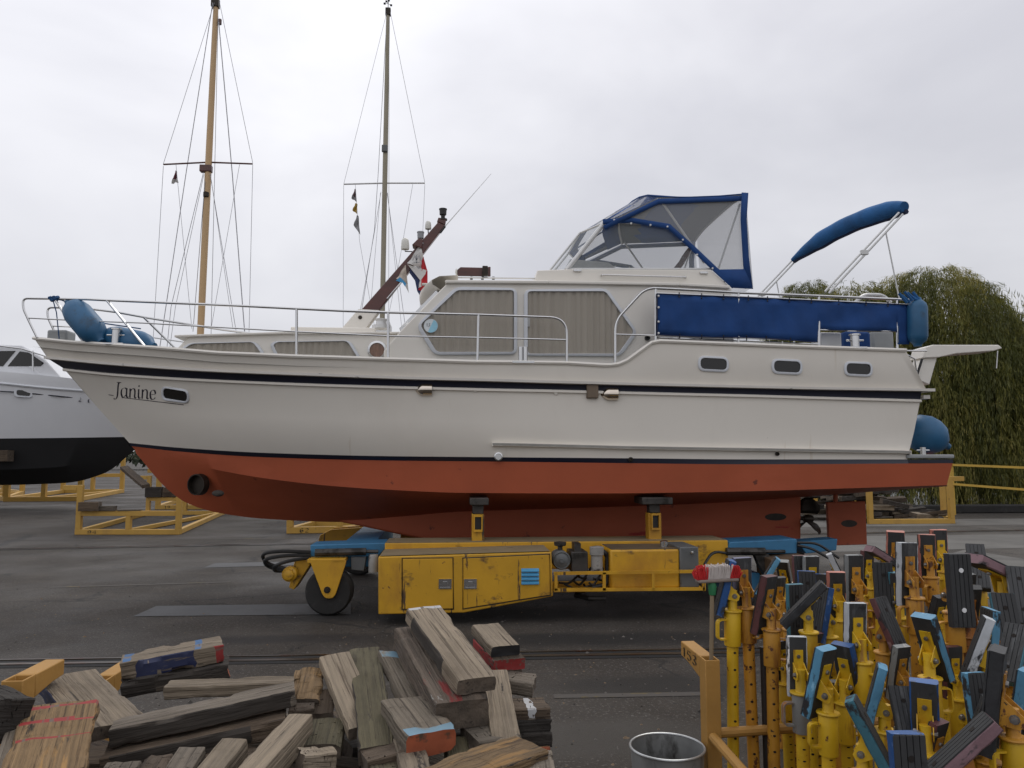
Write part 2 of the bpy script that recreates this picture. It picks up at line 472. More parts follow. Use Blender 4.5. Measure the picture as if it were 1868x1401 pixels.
# ---------------------------------------------------------------- fence by the water
M_YEL = mat('yellow_fence_paint', (0.52, 0.33, 0.05), 0.5, 0, 0.1, 2.0, blots=[(RUST, 0.66, 0.06, 6.0, (1, 1, 1))])
fr = thing('fence', (P(1738, 900, 24.6).x, 24.6, 0), 'low yellow pipe fence with two rails running off to the right before the willow', 'fence')
pa, pb = P(1738, 848, 24.6), P(1868, 853, 24.0)
d_ = (pb - pa) / (pb.x - pa.x)
pa2, pb2 = P(1738, 883, 24.6), P(1868, 893, 24.0); d2 = (pb2 - pa2) / (pb2.x - pa2.x)
for q, d in ((pa, d_), (pa2, d2)):
    MB().beam(q - d * 0.0, q + d * 12, 0.06, 0.075).build('rail', M_YEL, fr)
for t in (0.0, 4.5, 9.0):
    x = pa + d_ * t
    MB().bb((x.x - .05, x.y + .04, 0), (x.x + .05, x.y + .14, x.z + .04)).build('post', M_YEL, fr)
# ---------------------------------------------------------------- willow
M_BARK = mat('willow_bark', (0.06, 0.045, 0.032), 0.9, 0, 0.3, 3, (1, 1, .2), bump=0.5, bscale=10)
def leafmat(n, c):
    m = mat(n, c, .6, 0, .25, .7); nt = m.node_tree; b = nt.nodes['Principled BSDF']
    tl = _n(nt, 'ShaderNodeBsdfTranslucent'); tl.inputs['Color'].default_value = (c[0] * 1.1, c[1] * 1.1, c[2] * .8, 1)
    mi = _n(nt, 'ShaderNodeMixShader'); mi.inputs[0].default_value = .4
    nt.links.new(b.outputs[0], mi.inputs[1]); nt.links.new(tl.outputs[0], mi.inputs[2]); nt.links.new(mi.outputs[0], nt.nodes['Material Output'].inputs['Surface'])
    return m
M_L = [leafmat('willow_leaf', (0.185, 0.178, 0.040)), leafmat('willow_leaf_dark', (0.092, 0.102, 0.024)), leafmat('willow_leaf_yellow', (0.30, 0.26, 0.072))]
def willow(label, base, domes, nstr, seed, leafscale=1.0):
    rw = random.Random(seed)
    root = thing('willow_tree', base, label, 'tree', 'weeping willows behind the yard')
    t = MB(); top = Vector(base) + Vector((0, 0, 3.2))
    t.tube([base, Vector(base) + Vector((.1, 0, 1.5)), top], [.55, .42, .36], 12)
    for (c, rx, ry, h) in domes:
        for k in range(5):
            a_ = rw.uniform(0, 6.28)
            e = Vector(c) + Vector((math.cos(a_) * rx * .55, math.sin(a_) * ry * .55, h * .55))
            m_ = top.lerp(e, .5) + Vector((0, 0, .6))
            t.tube([top, top.lerp(m_, .5), m_, e], [.22, .17, .12, .04], 7)
    t.build('trunk', M_BARK, root)
    V, Fc, Mi = [], [], []; tot = sum(d[1] * d[2] for d in domes)
    for (c, rx, ry, h) in domes:
        c = Vector(c)
        for k in range(int(nstr * rx * ry / tot)):
            a_ = rw.uniform(0, 2 * math.pi); q = math.sqrt(rw.uniform(.0, 1.0))
            nx, ny = math.cos(a_) * q, math.sin(a_) * q
            shell = (1 - q ** 2.6) ** .62 if q < 1 else 0; lo = rw.random() < .42
            zt = h * shell * (rw.uniform(.45, .95) if lo else rw.uniform(.9, .99))
            px_, py_, pz_ = c.x + nx * rx, c.y + ny * ry, c.z + zt          # branch end arches over, then hangs
            oq = math.hypot(nx * rx, ny * ry); ox_, oy_ = (nx * rx / oq, ny * ry / oq) if oq > .1 else (1, 0)
            clump = noise.noise(Vector((px_ * .5, py_ * .5, 3.1))) + noise.noise(Vector((px_, py_, pz_)) * 1.1) * .6
            L = min(pz_ - .15, rw.uniform(1.2, 5.0)) * (0.7 + .5 * rw.random()); end = max(.12, pz_ - L)
            swx, swy = rw.gauss(0, .14), rw.gauss(0, .14); reach = rw.uniform(.3, 1.1); rise = rw.uniform(.03, .22)
            n = max(8, int((pz_ - end) / .085)); mi = 0 if clump > -.1 else 1
            if clump > .22 and rw.random() < .75: mi = 2
            for j in range(-14, n):
                s_ = max(0, j / n) if j >= 0 else rw.uniform(0, .12); r4 = min(1, s_ * 4)
                x = px_ + ox_ * reach * min(1, r4 + .05) + swx * s_ * 2 + rw.gauss(0, .05); y = py_ + oy_ * reach * min(1, r4 + .05) + swy * s_ * 2 + rw.gauss(0, .05)
                z = pz_ - s_ * (pz_ - end) + rise * math.sin(r4 * math.pi)
                if s_ > .1: dx, dy, dz = rw.gauss(0, .17), rw.gauss(0, .17), -1
                else: dx, dy, dz = ox_ * .7 + rw.gauss(0, .35), oy_ * .7 + rw.gauss(0, .35), rw.gauss(-.45, .3)
                l_ = rw.uniform(.15, .32); w_ = rw.uniform(.010, .019); an = rw.uniform(0, 3.14); wx, wy2 = math.cos(an) * w_, math.sin(an) * w_
                b0 = len(V); h_ = l_ * .5
                V += [(x, y, z), (x + dx * h_ + wx, y + dy * h_ + wy2, z + dz * h_), (x + dx * l_, y + dy * l_, z + dz * l_), (x + dx * h_ - wx, y + dy * h_ - wy2, z + dz * h_)]
                Fc.append((b0, b0 + 1, b0 + 2, b0 + 3)); Mi.append(mi if rw.random() < .82 else rw.choice((0, 1)))
    me = bpy.data.meshes.new('crown'); B_ = Vector(base)
    me.from_pydata([(x - B_.x, y - B_.y, z - B_.z) for x, y, z in V], [], Fc)
    for mm in M_L: me.materials.append(mm)
    me.polygons.foreach_set('material_index', Mi)
    o = bpy.data.objects.new('crown', me); COL.objects.link(o); o.parent = root
    return root
wy = 31.0
c1 = P(1735, 835, wy)
z1 = P(1735, 484, wy).z
willow('big weeping willow with long hanging strands, tallest tree behind the boat stern', (c1.x, wy, 0),
       [((c1.x - .6, wy, 1.0), 4.3, 4.2, z1 - 1.0), ((c1.x - 3.6, wy + 1, .8), 3.4, 3.2, P(0, 480, wy + 1).z - .8), ((c1.x + 4.6, wy - .3, .6), 2.3, 2.6, P(0, 640, wy).z - .6),
        ((c1.x + 2.4, wy - 1.5, .8), 3.2, 2.8, P(0, 552, wy).z - .8)], 10500, 11)
c2 = P(1490, 835, 36)
willow('smaller dark-topped willow showing between the boat canopy and the sun-top poles', (c2.x, 36, 0),
       [((c2.x - .2, 36, 1.0), 2.2, 2.4, P(0, 478, 36).z - 1.0)], 2300, 12)
c3 = P(1885, 835, 38)
willow('far willow at the right picture edge, partly hidden by the big willow', (c3.x, 38, 0),
       [((c3.x + .5, 38, .8), 2.6, 2.6, P(0, 585, 38).z - .8)], 1900, 13)
# ================================================================ motor yacht on the mover
YC = 11.5
YN = 9.7
M_HULL = mat('hull_white', (0.73, 0.69, 0.62), 0.5, 0, 0.03, 0.6, spec=0.3, coat=0.0, blots=[((0.66, 0.615, 0.545), 0.55, 0.35, 1.0, (1, 1, .4)), ((0.54, 0.46, 0.35), 0.67, 0.14, 4.0, (2.2, 1, .12)), ((0.40, 0.36, 0.31), 0.72, 0.05, 9.0, (1, 1, .6))])
M_SUPER = mat('cabin_white', (0.75, 0.715, 0.65), 0.35, 0, 0.03, 0.8)
M_NAVY = mat('navy_stripe', (0.008, 0.010, 0.024), 0.3, 0, 0.1, 1)
M_RED = mat('red_antifouling', (0.37, 0.078, 0.028), 0.65, 0, 0.10, 0.9, blots=[((0.45, 0.10, 0.042), 0.5, 0.25, 0.5, (1, 1, 3)), ((0.30, 0.018, 0.012), 0.66, 0.05, 1.2, (.6, 1, 3)), ((0.15, 0.035, 0.018), 0.66, 0.04, 3.0, (1, 1, 1))], bump=0.06, bscale=25)
M_RUB = mat('scuffed_rub_rail', (0.60, 0.57, 0.52), 0.4, 0, 0.06, 2, blots=[((0.03, 0.03, 0.03), 0.68, 0.03, 7.0, (.5, 1, 3))])
M_STEEL = mat('stainless_steel', (0.60, 0.60, 0.60), 0.22, 1.0, 0.05, 3)
M_CHROME = mat('polished_chrome', (0.62, 0.55, 0.47), 0.12, 1.0, 0.05, 3)
M_WFRAME = mat('window_frame_alloy', (0.58, 0.60, 0.63), 0.4, 0.1, 0.05, 3)
M_CURT = mat('beige_curtain', (0.58, 0.525, 0.44), 0.9, 0, 0.06, 2, (4, 1, .02))
M_GLASS = clear('window_glass', (0.03, 0.03, 0.03), 0.26, 0.03)
M_DGLASS = mat('dark_glass', (0.012, 0.011, 0.010), 0.06, 0, 0.1, 2)
M_BLUE = mat('blue_canvas', (0.006, 0.048, 0.185), 0.85, 0, 0.18, 2.5, bump=0.15, bscale=14)
M_BLUE2 = mat('blue_canvas_faded', (0.012, 0.095, 0.26), 0.85, 0, 0.2, 3, bump=0.2, bscale=14)
M_DBLUE = mat('dark_blue_binding', (0.008, 0.016, 0.055), 0.8, 0, 0.15, 3)
M_VINYL = clear('clear_vinyl', (0.42, 0.43, 0.44), 0.44, 0.12)
M_VIN2 = clear('windscreen_perspex', (0.38, 0.41, 0.42), 0.26, 0.08)
M_HAZED_UNDER = mat('hazed_roof_underside', (0.10, 0.105, 0.11), 0.9, 0, 0.1, 2)  # grey carries the dimming that hazy vinyl gives the roof's underside
M_MAHOG = mat('varnished_mahogany', (0.075, 0.018, 0.012), 0.3, 0, 0.25, 3, (1, 1, 4), coat=0.3)
M_BLACK = mat('black_plastic', (0.015, 0.015, 0.015), 0.5)
M_DOME = mat('dome_white', (0.62, 0.61, 0.56), 0.4)
M_ALU = mat('white_tube', (0.62, 0.62, 0.61), 0.35, 0.2, 0.05, 3)
M_GREY = mat('grey_deck', (0.30, 0.31, 0.31), 0.8, 0, 0.1, 4)
M_BRONZE = mat('dark_bronze', (0.035, 0.028, 0.022), 0.5, 0.6, 0.3, 6)
M_TEAL = mat('zinc', (0.05, 0.042, 0.035), 0.8, 0.2, 0.3, 8)
M_LETTER = mat('dark_lettering', (0.012, 0.008, 0.022), 0.35)
yacht = thing('motor_yacht', (0.6, YC, 0.7), 'white steel motor yacht with red bottom and blue canopy, propped on the yellow boat mover', 'boat')

class Line:
    """one feature line of the hull: pixel polyline + half-breadth law"""
    def __init__(s, px, B, T, p, taper=0.08, lin=False):
        s.px, s.B, s.T, s.p, s.taper, s.lin = px, B, T, p, taper, lin
        s.x0 = P(*px[0], YC).x; s.x1 = P(*px[-1], YN).x
        X, Z = [], []
        for i, (a, b) in enumerate(px):
            Y = YC if i == 0 else YN
            for _ in range(12):
                q = P(a, b, Y); Y = YC - s.b(q.x)
            X.append(q.x); Z.append(q.z)
        X[0] = s.x0; s.X, s.Z = X, Z
    def b(s, x):
        t = max(0, (x - s.x0) / (s.x1 - s.x0))
        return s.B * (1 - max(0, 1 - t / s.T) ** s.p) * (1 - s.taper * max(0, (t - .6) / .4) ** 2)
    def z(s, x):
        if s.lin:
            for i in range(len(s.X) - 1):
                if x <= s.X[i+1] or i == len(s.X) - 2:
                    return s.Z[i] + (s.Z[i+1] - s.Z[i]) * (x - s.X[i]) / (s.X[i+1] - s.X[i])
        return pchip(s.X, s.Z, x)
    def pts(s, U, side=-1):
        out = []
        for u in U:
            x = s.x0 + (s.X[-1] - s.x0) * u
            out.append(Vector((x, YC + side * s.b(x), s.z(x))))
        return out
U = [(k / 110) for k in range(111)]
U = sorted(set(U + [0.002, 0.0045]))
L_SHEER = Line([(62, 617), (130, 624), (190, 628), (280, 634), (400, 644), (540, 650), (700, 655), (860, 660), (1035, 662), (1100, 666), (1122, 666), (1140, 660), (1188, 625), (1200, 622), (1300, 626), (1450, 632), (1652, 639)], 1.80, .62, 2.6, lin=True)
L_LEDGE = Line([(86, 652), (214, 664), (400, 676), (600, 684), (740, 689), (900, 693), (1000, 696), (1240, 702), (1368, 705), (1500, 708), (1690, 711)], 1.80, .62, 2.5)
L_STR1 = Line([(90, 656), (214, 667), (400, 679), (600, 687), (740, 692), (900, 696), (1000, 699), (1240, 705), (1368, 708), (1500, 711), (1681, 714)], 1.79, .62, 2.46)
L_STR2 = Line([(116, 672), (214, 682), (400, 693), (600, 701), (740, 705), (900, 709), (1000, 711), (1240, 717), (1368, 720), (1500, 724), (1679, 729)], 1.78, .62, 2.42)
L_MID = Line([(175, 740), (330, 755), (600, 764), (900, 770), (1240, 777), (1668, 785)], 1.77, .63, 2.40)
L_WL1 = Line([(236, 808), (330, 817), (480, 826), (700, 832), (900, 834), (1150, 836), (1368, 838), (1655, 838)], 1.74, .64, 2.38)
L_WL2 = Line([(240, 814), (330, 824), (480, 834), (700, 840), (900, 842), (1150, 845), (1368, 847), (1738, 845)], 1.73, .64, 2.36)
L_CHINE = Line([(246, 820), (310, 838), (400, 858), (480, 872), (600, 886), (700, 893), (850, 899), (1110, 900), (1368, 896), (1540, 891), (1727, 885)], 1.695, .645, 2.28)
def keelz(x):
    return pchip(KX, KZ, x)
_k = [P(a, b, YC) for a, b in ((250, 828), (307, 893), (343, 918), (393, 934), (480, 946), (628, 952), (720, 945), (848, 934), (1000, 929), (1300, 918), (1458, 907), (1640, 893), (1727, 887))]
KX, KZ = [v.x for v in _k], [v.z for v in _k]
KEEL = [Vector((KX[0] + (KX[-1] - KX[0]) * u, YC, keelz(KX[0] + (KX[-1] - KX[0]) * u))) for u in U]
HL = [L_SHEER, L_LEDGE, L_STR1, L_STR2, L_MID, L_WL1, L_WL2, L_CHINE]
def hull_b(x, z):
    pr = [(l.z(x), l.b(x)) for l in HL if x >= l.x0]
    pr.sort()
    if not pr: return 0.0
    if z >= pr[-1][0]: return pr[-1][1]
    for (z0, b0), (z1, b1) in zip(pr, pr[1:]):
        if z0 <= z <= z1: return b0 + (b1 - b0) * (z - z0) / max(z1 - z0, 1e-6)
    return pr[0][1]
def H(px, py, lift=0.0):
    """photo pixel -> point on the near side of the hull"""
    Y = YN
    for _ in range(14):
        q = P(px, py, Y); Y = 0.5 * Y + 0.5 * (YC - hull_b(q.x, q.z) - lift)
    return P(px, py, YC - hull_b(q.x, q.z) - lift)
# -- topsides
m = MB()
for side in (-1, 1):
    ls = [l.pts(U, side) for l in (L_SHEER, L_LEDGE, L_STR1)]
    m.mi = 0; m.loft(ls)
    m.mi = 1; m.loft([L_STR1.pts(U, side), L_STR2.pts(U, side)])
    m.mi = 0; m.loft([l.pts(U, side) for l in (L_STR2, L_MID, L_WL1)])
    m.mi = 1; m.loft([l.pts(U, side) for l in (L_WL1,)] + [[Vector((p.x, q.y, q.z)) if k > 2 else q for k, (p, q) in enumerate(zip(L_WL1.pts(U, side), [Vector((x.x, YC + side * L_WL2.b(x.x), L_WL2.z(x.x))) for x in L_WL1.pts(U, side)]))]])
m.mi = 0
ends = [[l.pts([1.0], sd)[0] for l in (L_SHEER, L_LEDGE, L_STR1, L_STR2, L_MID, L_WL1)] for sd in (-1, 1)]
m.loft(ends)
hull = m.build('hull', [M_HULL, M_NAVY], yacht, weld=True, smooth=72)
# -- underbody with its aft extension under the bathing platform
m = MB()
for side in (-1, 1):
    m.loft([L_WL2.pts(U, side), L_CHINE.pts(U, side), [Vector((0, side * (0.02), 0)) + k for k in KEEL]])
m.loft([[l.pts([1.0], sd)[0] for l in (L_WL2, L_CHINE)] + [KEEL[-1] + Vector((0, sd * .02, 0))] for sd in (-1, 1)])
m.build('underbody', M_RED, yacht, weld=True, smooth=28)
m = MB()   # navy boot stripe carried round the platform extension
e0, e1 = L_WL1.pts([1.0], -1)[0], L_WL2.pts([1.0], -1)[0]
bs = e1.y
m.bb((e0.x - .02, bs - .004, e1.z), (e1.x + .004, 2 * YC - bs + .004, e0.z + .0))
m.build('boot_stripe', M_NAVY, yacht)
# -- keel fin
m = MB()
kp = [P(a, b, YC) for a, b in ((600, 945), (628, 953), (682, 964), (741, 977), (784, 985), (850, 990), (1100, 992), (1458, 992), (1458, 895), (1000, 915), (700, 930))]
m.prism([q - Vector((0, .07, 0)) for q in kp], (0, .14, 0))
keel = m.build('keel', M_RED, yacht, bevel=.03)
def anode(px, py, Y, par, L=0.26):
    q = P(px, py, Y)
    MB().lathe([(0, -.02), (.5, -.015), (.9, -.004), (1, 0)], Matrix.Translation(q) @ Matrix.Rotation(R(90), 4, 'X') @ Matrix.Diagonal((L, .055, 1.6, 1)).to_4x4(), 16).build('anode', M_TEAL, par)
anode(1415, 943, YC - .072, keel, .17)
# rub rails
m = MB()
for side in (-1, 1):
    A = L_LEDGE.pts(U, side)
    o = Vector((0, side, 0))
    m.loft([[p + Vector((0, side * .0, .016)) for p in A], [p + o * .055 + Vector((-.02 if k < 4 else 0, 0, .010)) for k, p in enumerate(A)], [p + o * .055 + Vector((-.02 if k < 4 else 0, 0, -.022)) for k, p in enumerate(A)], [p + Vector((0, 0, -.028)) for p in A]])
aft = L_LEDGE.pts([1.0], -1)[0]
m.bb((aft.x - .02, aft.y - .055, aft.z - .025), (aft.x + .09, 2 * YC - aft.y + .055, aft.z + .013))
m.bb((aft.x - .03, aft.y + .02, aft.z - .12), (aft.x + .06, 2 * YC - aft.y - .02, aft.z - .07))
m.build('rub_rail', M_RUB, yacht)
m = MB()
for side in (-1, 1):
    A = L_STR2.pts(U, side); o = Vector((0, side, 0))
    m.loft([[p + Vector((0, 0, .004)) for p in A], [p + o * .03 + Vector((0, 0, -.004)) for p in A], [p + o * .03 + Vector((0, 0, -.032)) for p in A], [p + Vector((0, 0, -.04)) for p in A]])
m.build('lower_rub_rail', M_HULL, yacht)
m = MB()   # rounded capping along the bulwark
for side in (-1, 1):
    A = L_SHEER.pts(U, side)
    m.tube([p + Vector((0, side * .01, 0)) for p in A], .026, 6)
m.build('gunwale_capping', M_SUPER, yacht)
m = MB()
A, B_ = L_SHEER.pts(U, -1), L_SHEER.pts(U, 1)
m.loft([[p + Vector((0, .02, -.05 if p.x > 2.9 else -.12)) for p in A], [p + Vector((0, -.02, -.05 if p.x > 2.9 else -.12)) for p in B_]])
m.build('deck', M_GREY, yacht)
# spray strake near the waterline
m = MB()
top = [H(a, b) for a, b in ((898, 808), (950, 809), (1150, 814), (1400, 818), (1640, 822), (1657, 823))]
def dens(pts, n=8):
    return [p.lerp(q, k / n) for p, q in zip(pts, pts[1:]) for k in range(n)] + [pts[-1]]
top = dens(top)
m.loft([[p + Vector((0, .02, .01)) for p in top], [p + Vector((0, -.06, .005)) for p in top], [p + Vector((0, -.06, -.035)) for p in top], [p + Vector((0, .03, -.045)) for p in top]])
for q in (top[0], top[-1]): m.box(q + Vector((0, -.02, -.018)), (.012, .085, .05))
m.mi = 1
m.loft([[p + Vector((0, -.063, -.002)) for p in top], [p + Vector((0, -.063, -.030)) for p in top]])
m.build('spray_strake', [M_HULL, mat('grey_strip', (0.27, 0.26, 0.235), 0.6, 0, .15, 4)], yacht)
# outlets, vents, scuppers
def outlet(px, py, r, name='outlet', mt=None):
    q = H(px, py)
    Mx = Matrix.Translation(q) @ Matrix.Rotation(R(90), 4, 'X')
    mm = MB(); mm.lathe([(r, -.01), (r, .03), (r * .72, .035), (r * .66, .012), (0, .012)], Mx, 18)
    return mm.build(name, mt or M_BRONZE, yacht)
outlet(909, 833, .055, 'outlet', M_STEEL); outlet(1150, 838, .03); outlet(1417, 828, .025)
def clam(px0, px1, pyc, h):
    q0, q1 = H(px0, pyc, .0), H(px1, pyc, .0); mm = MB(); lines = []
    n = 10
    for k in range(n + 1):
        t = k / n; x = q0.x + (q1.x - q0.x) * t; rr = math.sin(min(1, t * 2.2) * math.pi / 2)
        lines.append([Vector((x, q0.y - .085 * math.cos(a) * rr, q0.z + h * math.sin(a) * (0.25 + .75 * rr))) for a in [(-90 + 18 * j) * math.pi / 180 for j in range(11)]])
    mm.loft(lines)
    mm.mi = 1; x = q1.x - .015
    mm.face([mm.v((x, p.y + .004, p.z)) for p in lines[-1]])
    mm.build('clamshell_vent', [M_CHROME, M_BLACK], yacht)
clam(758, 788, 711, .082); clam(1096, 1126, 719, .082)
q = H(1080, 714)
MB().bb((q.x - .075, q.y - .05, q.z - .09), (q.x + .075, q.y + .03, q.z + .085)).build('wooden_fender_block', mat('weathered_wood', (0.16, 0.12, 0.085), 0.8, 0, .3, 5, (1, 1, .2)), yacht, bevel=.01)
for a, b in ((867, 712), (1014, 717)): MB().lathe([(.0, .02), (.022, .018), (.03, .0)], Matrix.Translation(H(a, b)) @ Matrix.Rotation(R(90), 4, 'X'), 12).build('bolt_cover', M_HULL, yacht)
# bow thruster tunnel and anode
q = H(357, 884)
nv = (H(361, 884) - H(353, 884)).cross(H(357, 880) - H(357, 888)).normalized(); nv = -nv if nv.y > 0 else nv
MB().lathe([(.150, -.10), (.145, .002), (.132, .003), (.125, -.07), (0, -.07)], Matrix.Translation(q) @ nv.to_track_quat('Z', 'Y').to_matrix().to_4x4(), 24).build('bow_thruster_tunnel', M_BRONZE, yacht)
q = H(398, 900)
MB().lathe([(.0, .04), (.6, .035), (.9, .02), (1, 0)], Matrix.Translation(q) @ nv.to_track_quat('Z', 'Y').to_matrix().to_4x4() @ Matrix.Diagonal((.10, .045, 1, 1)), 16).build('anode', M_TEAL, yacht)
# rudder, propeller
m = MB()
rp = [P(a, b, YC) for a, b in ((1507, 916), (1577, 914), (1580, 993), (1511, 995))]
m.prism([p - Vector((0, .035, 0)) for p in rp], (0, .07, 0))
q = P(1524, 892, YC); m.cyl(q, P(1524, 918, YC), .035)
rud = m.build('rudder', M_RED, yacht, bevel=.012)
anode(1549, 955, YC - .036, rud, .13)
m = MB()
hub = P(1474, 946, YC)
m.cyl(P(1456, 945, YC), hub, .03); m.lathe([(.0, -.08), (.05, -.07), (.065, 0), (.05, .07), (.0, .1)], Matrix.Translation(hub) @ Matrix.Rotation(R(90), 4, 'Y'), 14)
for k in range(3):
    a = R(95 + 120 * k); rad = Vector((0, math.cos(a), math.sin(a))); tan = Vector((0, -math.sin(a), math.cos(a)))
    lines = []
    for t in (0.1, .3, .55, .8, 1.0):
        w = .17 * math.sin(math.pi * (.18 + .74 * t)) + .01; r_ = .05 + .27 * t; pt = R(68 - 26 * t)
        c = hub + rad * r_
        lines.append([c + (tan * math.cos(pt) + Vector((math.sin(pt), 0, 0))) * w * s_ + Vector((.02 * (1 - s_ * s_), 0, 0)) for s_ in (-1, -.5, 0, .5, 1)])
    m.loft(lines)
pr = m.build('propeller', M_BRONZE, yacht, recalc=False)
sm = pr.modifiers.new('solid', 'SOLIDIFY'); sm.thickness = .012
# -- lettering on the bow (drawn with a slanted nib, laid on the hull skin)
J = [curve([(.34, 1.0), (.30, .7), (.29, .35), (.27, .02), (.16, -.16), (.02, -.14)]), [(.18, 1.0), (.5, 1.0)], [(.02, -.14), (.07, -.10)]]
a_ = [curve([(.42, .50), (.28, .58), (.08, .48), (.03, .24), (.12, .02), (.26, .03), (.41, .18)]), curve([(.43, .58), (.42, .3), (.43, .08), (.52, .0), (.58, .05)])]
n_ = [[(.06, .56), (.06, 0)], curve([(.06, .38), (.22, .57), (.38, .52), (.41, .32), (.41, .08), (.48, 0), (.54, .04)]), [(.0, .54), (.07, .57)]]
i_ = [curve([(.08, .57), (.08, .3), (.09, .07), (.17, .0), (.23, .05)]), [(.075, .80), (.095, .73)]]
e_ = [curve([(.04, .28), (.38, .34), (.36, .52), (.22, .58), (.07, .46), (.04, .24), (.12, .03), (.28, .0), (.42, .12)])]
word, off = [], 0.0
for gl, adv in ((J, .52), (a_, .62), (n_, .60), (i_, .30), (n_, .60), (e_, .5)):
    word += [[(x + off, z) for x, z in st] for st in gl]; off += adv
tot = off
pa, pb = (207, 723.0), (285, 729.0)
hpx = 29.0
def place_name(x, z, lift=.006):
    u = x / tot
    return H(pa[0] + (pb[0] - pa[0]) * u + z * 1.5, pa[1] + (pb[1] - pa[1]) * u - z * hpx + (3 if z > .9 else 0), lift)
m = MB(); strokes_mesh(m, word, place_name, (.055, .055), 20)
for (x0, y0, x1, y1) in ((198, 719.5, 207, 721), (222, 724.5, 335, 738)):
    for k in range(6):
        f0, f1 = k / 6, (k + 1) / 6
        m.face([m.v(H(x0 + (x1 - x0) * f, y0 + (y1 - y0) * f + d, .006)) for f, d in ((f0, 0), (f1, 0), (f1, 1.2), (f0, 1.2))])
m.build('name_lettering', M_LETTER, yacht, smooth=0, recalc=False)
# -- windows of every kind
def hullwin(px0, px1, py0, py1, dy, kind='cabin', Yp=None, gl=None):
    """rounded rectangular port with a proud alloy frame"""
    f = (lambda a, b, l: H(a, b, l)) if Yp is None else (lambda a, b, l: P(a, b, Yp - l))
    ps = [f(px0, py0, .0), f(px1, py0 + dy, .0), f(px1, py1 + dy, .0), f(px0, py1, .0)]
    inn = rpoly(ps, .07, 5); c = sum(inn, Vector()) / len(inn)
    out = [p + Vector(((p.x - c.x) * .0 + math.copysign(.03, p.x - c.x), 0, math.copysign(.03, p.z - c.z))) for p in ps]
    out = rpoly(out, .09, 5)
    mm = MB(); mm.ring([p + Vector((0, -.022, 0)) for p in out], [p + Vector((0, -.028, 0)) for p in inn], (0, .06, 0))
    fr_ = mm.build('porthole', M_WFRAME, yacht, bevel=.006)
    mm = MB(); mm.prism([p + Vector((0, -.010, 0)) for p in inset(inn, -.003)], (0, .03, 0)); mm.build('pane', gl or M_DGLASS, fr_)
    return fr_
hullwin(299, 342, 708, 726, 7)
w1 = hullwin(1277, 1325, 653, 673, 2.5); hullwin(1411, 1459, 658, 678, 2.5); hullwin(1543, 1587, 663, 682, 2)
q0, q1 = H(1283, 656, .03), H(1318, 671, .03)
# -- coachroof (fore cabin)
YR = YC - 1.0
m = MB()
cp = [P(a, b, YR) for a, b in ((318, 640), (345, 612), (400, 610), (514, 606), (728, 606), (740, 668), (318, 660))]
m.prism(cp, (0, 2 * (YC - YR), 0))
coach = m.build('coachroof', M_SUPER, yacht, bevel=.02)
m = MB()
rp = [P(a, b, YR - .05) for a, b in ((318, 611), (514, 605), (735, 605))]
for a, b in zip(rp, rp[1:]): m.prism([a, b, b - Vector((0, 0, .03)), a - Vector((0, 0, .03))], (0, 2 * (YC - YR + .05), 0))
m.build('roof_lip', M_SUPER, coach, bevel=.008)
q0, q1 = P(530, 603, YC - .7), P(684, 598, YC - .7)
MB().bb((q0.x, YC - .7, q0.z - .02), (q1.x, YC + .7, q1.z)).build('deck_hatch', M_SUPER, coach, bevel=.012)
def framed(ps, Yp, par, rad, fw, curtain=True, name='window', glass=None):
    """window: alloy frame ring > pane, pleated curtain"""
    pts = [P(a, b, Yp) for a, b in ps]
    inn = rpoly(pts, rad, 5); out = rpoly(inset(pts, fw * 1.25), rad + fw, 5)
    mm = MB(); mm.ring([p + Vector((0, -.048, 0)) for p in out], [p + Vector((0, -.058, 0)) for p in inn], (0, .058, 0))
    w = mm.build(name, M_WFRAME, par, bevel=.006)
    mm = MB(); mm.face([mm.v(p + Vector((0, -.052, 0))) for p in inset(inn, .006)]); mm.build('pane', glass or M_GLASS, w, smooth=0)
    if curtain:
        zs, xs_ = [p.z for p in inn], [p.x for p in inn]
        mm = MB(); cols = []
        n = int((max(xs_) - min(xs_)) / .012)
        def span(x):
            hit = []
            for p, q in zip(inn, inn[1:] + inn[:1]):
                if (p.x - x) * (q.x - x) <= 0 and abs(p.x - q.x) > 1e-6: hit.append(p.z + (q.z - p.z) * (x - p.x) / (q.x - p.x))
            return (min(hit), max(hit)) if len(hit) > 1 else None
        for k in range(n + 1):
            x = min(xs_) + .004 + (max(xs_) - min(xs_) - .008) * k / n; sp_ = span(x)
            if not sp_: continue
            y = Yp - .026 - .010 * math.sin(x * 62 + 3.2 * math.sin(x * 6.3)) - .003 * math.sin(x * 151)
            cols.append([Vector((x, y, sp_[0])), Vector((x, y, (sp_[0] + sp_[1]) / 2)), Vector((x, y, sp_[1]))])
        mm.loft(cols); mm.build('curtain', M_CURT, w, smooth=60, recalc=False)
    return w
framed([(334, 641), (352, 628), (463, 625), (481, 650), (334, 650)], YR, yacht, .05, .038)
framed([(500, 630), (508, 625), (634, 623), (654, 655), (512, 655)], YR, yacht, .05, .038)
q = P(688, 639, YR)
Mx = Matrix.Translation(q) @ Matrix.Rotation(R(90), 4, 'X')
ph = MB().lathe([(.13, -.0), (.13, .02), (.10, .03), (.095, .01)], Mx, 26).build('porthole', M_STEEL, yacht)
MB().lathe([(.0, .012), (.095, .012), (.095, .0)], Mx, 26).build('pane', mat('amber_glass', (.20, .11, .075), .15, 0, .3, 6, (5, 1, 1)), ph)
